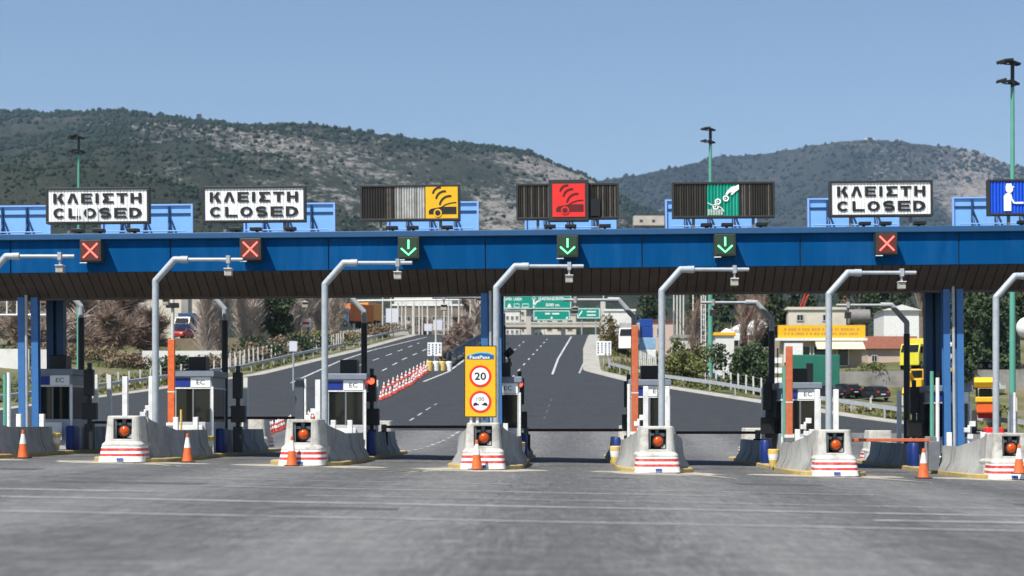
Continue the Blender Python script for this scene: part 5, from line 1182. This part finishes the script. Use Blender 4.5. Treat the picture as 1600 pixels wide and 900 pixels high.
for lab,ya,m_,w_ in (('lowest blue container of the stack behind the booth',560,c_b,2.2),('white plank load between the blue containers',546,white,2.4),('pale blue container in the middle of the stack',527,c_pb,2.3),('second blue container from the top of the stack',511,c_b,1.7),('blue container topmost of the stack behind the orange arm',498,c_b,1.6)):
    top=WZ(ya,190)-zq; container(lab,1009,190,w_,top-prev-.02,m_,prev); prev=top
truck('grey white lorry with its cab behind the notice sign at right',on(985,190,.4),R(80),white,mat('lorry_grey',(.3,.3,.3),.5),3,2.6)
# digger / machines
def digger(label,loc,rz,m,grp):
    t=thing('digger',label,'digger',loc,rz,grp)
    MB().box(-1.6,1.4,-.9,.9,.9,1.9).obj('body',m,t,bevel=.08)
    c=MB(); c.box(-.3,.9,-.7,.7,1.9,3.0).obj('cab',m,t,bevel=.06); MB().box(-.31,-.3,-.6,.6,2.05,2.85).box(-.2,.8,-.715,-.705,2.05,2.85).obj('cab_window',glass_dark,t)
    a=MB(); a.prism([(-1.5,1.4),(-1.2,1.7),(-2.6,2.7),(-2.9,2.5)],-.15,.15).prism([(-2.9,2.6),(-2.6,2.6),(-3.1,1.0),(-3.3,1.0)],-.12,.12).obj('boom',m,t,bevel=.03)
    MB().prism([(-3.5,.9),(-3.0,1.1),(-2.8,.4),(-3.3,.2),(-3.7,.4)],-.5,.5).obj('bucket',m,t)
    for x in (-1.1,1.0):
        for s in (-1,1): w_=MB().cyl((x,s*.75,.6),(x,s*1.1,.6),.6,n=20).obj('wheel',rubber,t,smooth=True); MB().cyl((x,s*1.101,.6),(x,s*1.12,.6),.28,n=12).obj('rim',yellow_pl,w_)
    return t
dy_=mat('machine_yellow',(.75,.42,.02),.5,.12,2)
digger('yellow digger behind the right rear pole',on(1434,171,.0),R(60),dy_,'yellow diggers at right'); digger('yellow digger seen between the right dark columns',on(1472,172,.0),R(-70),dy_,'yellow diggers at right')
# tractor with yellow hood over orange body
t=thing('tractor','orange and yellow tractor beside the right blue columns','tractor',on(1540,105),R(75)); og=mat('tractor_orange',(.7,.11,.02),.45,.15,2)
MB().box(-1.5,.6,-.55,.55,1.3,2.0).obj('body',og,t,bevel=.1); MB().box(-1.6,.5,-.62,.62,2.0,2.35).obj('yellow_deck',dy_,t,bevel=.06); MB().prism([(-1.4,2.95),(.9,2.95),(1.1,3.5),(-1.3,3.6),(-1.6,3.3)],-.7,.7).obj('yellow_canopy',yellow_board,t,bevel=.05)
for x in (-1.1,.7):
    for s in (-1,1): MB().cyl((x,s*.55,2.3),(x,s*.55,3.0),.05,n=8).obj('canopy_post',black,t); w_=MB().cyl((x,s*.55,.75 if x>0 else .55),(x,s*.95,.75 if x>0 else .55),.75 if x>0 else .55,n=20).obj('wheel',rubber,t,smooth=True); MB().cyl((x,s*.951,.75 if x>0 else .55),(x,s*.97,.75 if x>0 else .55),.3,n=12).obj('rim',galv,w_)
MB().box(-.5,.3,-.4,.4,2.36,2.9).obj('engine',black,t,bevel=.05); MB().box(.2,1.6,-.5,.5,1.0,1.7).obj('red_rear_housing',sign_red,t,bevel=.08)
t=thing('red_machine','small red machine on the ground left of the right grey pole','machine',on(1553,98)); MB().box(-.55,.5,-.4,.4,.25,.95).obj('body',sign_red,t,bevel=.06); MB().box(-.3,.2,-.3,.3,.95,1.3).obj('motor',black,t,bevel=.05); [MB().cyl((x,-.45,.25),(x,.45,.25),.25,n=14).obj('wheel',rubber,t) for x in (-.35,.35)]
t=thing('boat','white boat hull on a stand right of the right blue columns','boat',on(1548,172,.45),R(15)); t.scale=(.5,.5,.5); wh=white
MB().loft([[(x,y*s_,z) for s_,y,z in ((1,0,0),(1,w2,.7),(1,w2*1.1,1.5),(-1,w2*1.1,1.5),(-1,w2,.7))] for x,w2 in ((-3.4,.05),(-2.4,.7),(-.5,1.1),(2,1.1),(3,.95))]).obj('hull',white,t,smooth=True); MB().prism([(-1,1.5),(-.3,2.3),(1.6,2.3),(1.9,1.5)],-.8,.8).obj('cabin',white,t,bevel=.05); MB().box(-.2,1.5,-.81,-.79,1.7,2.15).obj('window',glass_dark,t)
MB().box(-1,-.8,-.6,.6,-1.2,.3).box(1.2,1.4,-.6,.6,-1.2,.3).obj('stand',dark_steel,t)
t=thing('radar_dome','white round tank at the right frame edge','tank',on(1605,150,0)); MB().cyl((0,0,0),(0,0,8.2),.12,n=8).obj('stand',galv,t); MB().ball((0,0,WZ(512,150)-on(1605,150)[2]),1.0,n=20).obj('sphere',white,t,smooth=True)
# crane jib
t=thing('crane','red lattice crane jib above the yellow shop','crane',on(1243,230)); zz=on(1243,230)[2]; p0=Vector((0,0,WZ(505,230)-zz)); p1=Vector((WX(1264,230)-WX(1243,230),0,WZ(450,230)-zz)); jr=mat('crane_red',(.6,.06,.03),.5,.1)
for d in ((-.25,0),(.25,0)): MB().cyl(p0+Vector((d[0],-.2,0)),p1+Vector((d[0],-.2,0)),.07,n=6).obj('jib_chord',jr,t)
l=MB()
for i in range(10): a=p0.lerp(p1,i/10); b=p0.lerp(p1,(i+1)/10); l.cyl(a+Vector((-.25,-.2,0)),b+Vector((.25,-.2,0)),.04,n=4)
l.obj('lattice',jr,t); MB().cyl((0,0,0),p0,.3,n=10).obj('mast',jr,t)
for px,pt,lab in ((1285,463,'second red crane boom half hidden by the grey pole'),(1166,470,'red crane boom above the white tents'),(1310,462,'faint red crane boom right of the grey pole')):
    t=thing('crane_boom',lab,'crane',on(px,232),0,'red crane booms'); z=on(px,232)[2]; MB().cyl((0,0,0),(0,0,WZ(505,232)-z),.2,n=8).obj('mast',jr,t); MB().cyl((0,0,WZ(505,232)-z),(1.2,0,WZ(pt-6,232)-z),.3,.2,n=6).obj('boom',jr,t)

# ------------------------------------------------------------------ signs and gantries beyond the toll
def big_sign(name,label,pxa,pxb,pyt,pyb,Y,lines,m=sign_green,poles=()):
    xa,xb=WX(pxa,Y),WX(pxb,Y); zt0=WZ(pyt,Y); zb=WZ(pyb,Y); cx=(xa+xb)/2; hw=(xb-xa)/2; t=thing(name,label,'road sign',(cx,Y,zb)); H=zt0-zb
    MB().box(-hw,hw,0,.15,0,H).obj('board',m,t)
    e=.1; MB().box(-hw+e,hw-e,-.02,-.001,H-2*e,H-e).box(-hw+e,hw-e,-.02,-.001,e,2*e).box(-hw+e,-hw+2*e,-.02,-.001,2*e,H-2*e).box(hw-2*e,hw-e,-.02,-.001,2*e,H-2*e).obj('border',white_clean,t)
    for s,u,v,ww,hh in lines: text(s,ww*2*hw,hh*H,t,((u-.5)*2*hw,-.03,v*H),m=white_clean,off=.02)
    for px in poles: x=WX(px,Y)-cx; z=float(zt(WX(px,Y),Y))-zb; MB().cyl((x,.3,z),(x,.3,H),.12,n=8).obj('pole',galv,t)
    return t
t=big_sign('motorway_sign','long green motorway sign with white arrow between two place names',787,893,461,483,300,[('LAMIA  LARISA',.14,.72,.26,.22),('KAPANDRITI',.70,.74,.36,.22),('500 m',.72,.3,.2,.22)])
a=MB(); hw=(WX(893,300)-WX(787,300))/2; H=WZ(461,300)-WZ(483,300); a.stroke([(-.7,.25),(-.7,H-.35)],.28,-.03); a.prism([(-1.1,H-.75),(-.7,H-.15),(-.3,H-.75)],-.03,-.02); a.stroke([(-.7,.6),(-.2,1.3),(.3,1.6)],.25,-.03); a.prism([(.1,1.95),(.75,1.95),(.35,1.3)],-.03,-.02); a.obj('arrow_symbol',white_clean,t)
for x in (-5.2,): MB().prism([(x-.4,.3),(x+.4,.3),(x+.1,1.0),(x-.1,1.0)],-.03,-.02).obj('tree_symbol',white_clean,t)
MB().stroke([(-4.3,.35),(-3.4,.35),(-3.4,.95),(-4.3,.95),(-4.3,.35)],.12,-.03).obj('frame_symbol',white_clean,t); MB().stroke([(-2.8,.35),(-1.7,.35),(-1.7,.95),(-2.8,.95),(-2.8,.35)],.12,-.03).obj('frame_symbol',white_clean,t)
t=big_sign('motorway_sign','smaller green sign panel hanging directly below the long one',833,891,484.5,501,300,[],poles=())
for x,w_ in ((-1.2,.9),(.1,1.3)): MB().box(x,x+w_,-.03,-.02,1.15,1.4).obj('faint_lettering',white_clean,t)
for x in (-2.9,0,2.8): MB().prism(circle(x,.5,.2,10),-.03,-.02).obj('dot_symbol',white_clean,t)
t=big_sign('motorway_sign','separate small green exit sign left of the concrete leg',901,938,481,498,290,[],poles=(909,931)); MB().stroke([(-1.8,.4),(-1.1,1.4)],.2,-.03).obj('arrow_symbol',white_clean,t)
for z_ in (.55,1.15): MB().box(-.3,1.3,-.03,-.02,z_,z_+.2).obj('faint_lettering',white_clean,t)
t=big_sign('motorway_sign','small green sign corner left of the central column',745,757,466,484,230,[],poles=(751,)); MB().stroke([(-.1,.5),(-.1,1.2)],.15,-.03).obj('arrow_symbol',white_clean,t)
# sign gantry carrying the two panels
t=thing('sign_gantry','pale steel sign gantry with concrete leg carrying the green signs','gantry',(WX(870,301),301,float(zt(-1,301)))); z0=t.location.z
for px in (826,942): x=WX(px,301)-t.location.x; MB().box(x-.45,x+.45,-.3,.3,-1,WZ(463 if px<900 else 468,301)-z0).obj('leg',mat('gantry_concrete',(.5,.46,.42),.85,.1,1),t)
MB().box(WX(787,301)-t.location.x,WX(942,301)-t.location.x,.2,.45,WZ(484,301)-z0,WZ(481,301)-z0).obj('beam',galv,t)
# overpass
t=thing('overpass','pale concrete overpass crossing beyond the hill crest','bridge',(WX(850,345),345,16.2)); oc=mat('overpass_concrete',(.5,.46,.4),.85,.1,1)
x0=WX(700,345)-t.location.x; x1=WX(945,345)-t.location.x
MB().box(x0,x1,0,8,WZ(511,345)-16.2,WZ(506,345)-16.2).obj('deck',oc,t); MB().box(x0,x1,-.1,.1,WZ(506,345)-16.15,WZ(503,345)-16.2).obj('parapet',oc,t)
for px in (830,880,940): x=WX(px,345)-t.location.x; MB().box(x-.5,x+.5,1,7,-2,WZ(511,345)-16.22).obj('pier',oc,t)
rl=MB(); 
for i in range(40): x=x0+(x1-x0)*i/40; MB
pm=MB().box(-.1,.1,-.1,.1,0,3.2).mesh('bollard',white)
for i in range(22):
    px=822+i*5.4; q=bpy.data.objects.new('lane_delineator',pm); COL.objects.link(q); q.location=(WX(px,318),318,float(zr(WX(px,318),318))-1.3); tag(q,'thin white post in the row below the overpass','post','white posts on the crest below the overpass')
# small white notice signs
def notice(label,pxa,pxb,pyt,pyb,Y,pbase,cols=4):
    xa,xb=WX(pxa,Y),WX(pxb,Y); cx=(xa+xb)/2; hw=(xb-xa)/2; z0=float(zt(cx,Y)); t=thing('notice_sign',label,'notice sign',(cx,Y,z0)); a=WZ(pyb,Y)-z0; b=WZ(pyt,Y)-z0
    MB().box(-hw,hw,0,.06,a,b).obj('plate',white_clean,t)
    mb=MB(); wdt=2*hw/cols; r_=random.Random(int(pxa))
    for c in range(cols):
        z=b-.15
        while z>a+.2: h_=r_.uniform(.1,.22); mb.box(-hw+wdt*(c+.25),-hw+wdt*(c+.7),-.012,-.001,z-h_,z); z-=h_+.08
    mb.obj('pictograms',mat('notice_ink',(.12,.12,.2),.6,.4,9),t)
    MB().cyl((-.0,.09,-.3),(0,.09,a+.3),.05,n=8).obj('post',galv,t); return t
notice('white notice sign with columns of symbols on the median head',668,690,535,556,168,585); notice('white notice sign with columns of symbols by the right guardrail',932,955,533,555,172,590)
for i,(a,b,pt,pb,Y,lab) in enumerate(((603,621,482,504,262,'tall blank white billboard above the left carriageway'),(573,602,494,511,255,'wide blank white billboard behind the left guardrail'),(677,691,500,516,255,'blank white plate on the pole above the median'),(663,675,506,517,262,'small blank white plate near the warehouse'),(452,464,533,549,140,'small blank grey plate left of the dark column'))):
    xa,xb=WX(a,Y),WX(b,Y); cx=(xa+xb)/2; z0=float(zt(cx,Y)); t=thing('blank_sign',lab,'sign',(cx,Y,z0),0,'blank signs beyond the toll'); MB().box(-(xb-xa)/2,(xb-xa)/2,0,.08,WZ(pb,Y)-z0,WZ(pt,Y)-z0).obj('plate',mat('blank_plate',(.6,.62,.68),.5,.06),t); MB().cyl((0,.12,-.5),(0,.12,WZ(pt,Y)-z0),.07,n=8).obj('post',galv,t)
Y=215; t=thing('billboard','small billboard with red text before the poplars','billboard',on(475,Y,0)); z0=t.location.z
MB().box(-.9,.95,0,.1,WZ(511,Y)-z0,WZ(498,Y)-z0).obj('panel',white_clean,t); MB().box(-.7,.7,-.012,-.001,WZ(507,Y)-z0,WZ(503,Y)-z0).obj('red_band',sign_red,t); [MB().cyl((x,.2,-.5),(x,.2,WZ(511,Y)-z0+.2),.06,n=6).obj('post',dark_steel,t) for x in (-.5,.5)]
# yellow crash cushion
X_,Y_=gp(682,581); t=thing('crash_cushion','yellow and white crash cushion at the median head','crash cushion',(X_,Y_,float(zr(X_,Y_)))); 
for i in range(4): MB().lathe([(.0,0),(.34,0),(.34,.9),(.25,1.0),(0,1.0)],c=(-.7+i*.62,i*.4,0),n=14).obj('drum',yellow_pl if i%2==0 else white,t,smooth=True)
# street lamps and poles
def slamp(label,px,py,Y,s,m=galv,grp='street lamps beyond the toll',armL=2.0):
    X=WX(px,Y); z=float(zt(X,Y))-.3; H=WZ(py,Y)-z; t=thing('street_lamp',label,'street lamp',(X,Y,z),0,grp)
    MB().cyl((0,0,0),(0,0,H),.13,.07,n=8).obj('pole',m,t,smooth=True); MB().cyl((0,0,H-.1),(s*armL,0,H+.25),.05,n=6).obj('arm',m,t); MB().box(s*armL-.35,s*armL+.35,-.15,.15,H+.15,H+.33).obj('lamp_head',m,t,bevel=.04); return t
lp=mat('lamp_white',(.6,.58,.52),.6,.08)
for i,(px,py,Y,s) in enumerate(((681,452,205,1),(701,446,232,1),(717,440,215,1),(735,438,222,-1),(647,448,250,1),(611,442,262,1),(660,444,280,-1),(628,446,290,-1),(57,440,190,-1),(943,442,236,-1),(598,446,240,1),(780,452,330,1))):
    slamp('thin pale lamp post ' + ['carrying the blank plate above the median','behind the median shrubs, left one','behind the median shrubs, middle one','close to the left of the central column','before the warehouse roof bands, right one','behind the tall blank billboard','before the warehouse, short armed','before the warehouse, left of centre','right of the left blue columns','beside the concrete gantry leg','above the wide blank billboard','seen in the gap right of the central column'][i],px,py,Y,s,lp)
t=thing('pipe_gantry','white horizontal pipe gantry behind the thin lamp posts','gantry',(WX(640,245),245,float(zt(WX(640,245),245)))); z0=t.location.z
MB().cyl((WX(548,245)-t.location.x,0,WZ(470,245)-z0),(WX(735,245)-t.location.x,0,WZ(468,245)-z0),.14,n=8).obj('beam',white,t); [MB().cyl((WX(p,245)-t.location.x,0,-1),(WX(p,245)-t.location.x,0,WZ(469,245)-z0),.17,n=8).obj('leg',white,t) for p in (553,734)]
t=thing('pipe_gantry','white railing of pipes at the top left corner under the roof','gantry',(WX(10,180),180,float(zt(WX(10,180),180)))); z0=t.location.z
MB().cyl((WX(-40,180)-t.location.x,0,WZ(492,180)-z0),(WX(72,180)-t.location.x,0,WZ(492,180)-z0),.1,n=8).obj('beam',white,t); [MB().cyl((WX(p,180)-t.location.x,0,-1 if p in(-30,62) else WZ(492,180)-z0),(WX(p,180)-t.location.x,0,WZ(452,180)-z0),.09,n=8).obj('leg',white,t) for p in (-30,11,27,62)]
for i,px in enumerate((1038,1053,1058,1063,1068,1083,1099)):
    Y=215+i*2; z=float(zt(WX(px,Y),Y)); o=MB().cyl((0,0,-.3),(0,0,WZ(445,Y)-z),.13,.09,n=8).obj('white_pole',lp); o.location=(WX(px,Y),Y,z); tag(o,'thin white pole behind the kiosk, number %s from the left' % ['one','two','three','four','five','six','seven'][i],'pole','thin white poles behind the kiosk')
t=thing('lattice_pole','white ladder pole left of the green mast','pole',on(1099,158,0)); z=t.location.z; H=WZ(462,158)-z
for x in (-.2,.2): MB().cyl((x,0,0),(x,0,H),.05,n=6).obj('rail',white,t)
l=MB(); [l.cyl((-.2,0,i*.5+.3),(.2,0,i*.5+.3),.03,n=4) for i in range(int(H/.5)-1)]; l.obj('rungs',white,t)
t=thing('bollard_pole','pale pole with black camera ring beside the raised orange arm','pole',on(270,120,0)); z=t.location.z; H=WZ(462,120)-z; MB().cyl((0,0,0),(0,0,H),.12,n=10).obj('pole',lp,t,smooth=True); MB().box(-.45,.45,-.3,.1,H-.9,H-.55).obj('camera_box',black,t)
# ruin and hut on the hills
building('stone_ruin','pale stone ruin on the slope between the red and green boards',990,1038,337,1500,14,mat('ruin_stone',(.5,.44,.36),.9,.15,.1),[(.2,.3,.3,.6),(.6,.7,.3,.6)],zb=WZ(352,1500),cat='ruin')
building('hilltop_hut','tiny dark lookout hut on the left hill crest',307,314,178,2600,6,frame_dark,[],zb=WZ(186,2600)-3,cat='hut')
building('chapel','tiny white chapel on the right hill summit',1351,1366,216,4600,8,white,[],zb=WZ(221,4600)-4,cat='chapel')
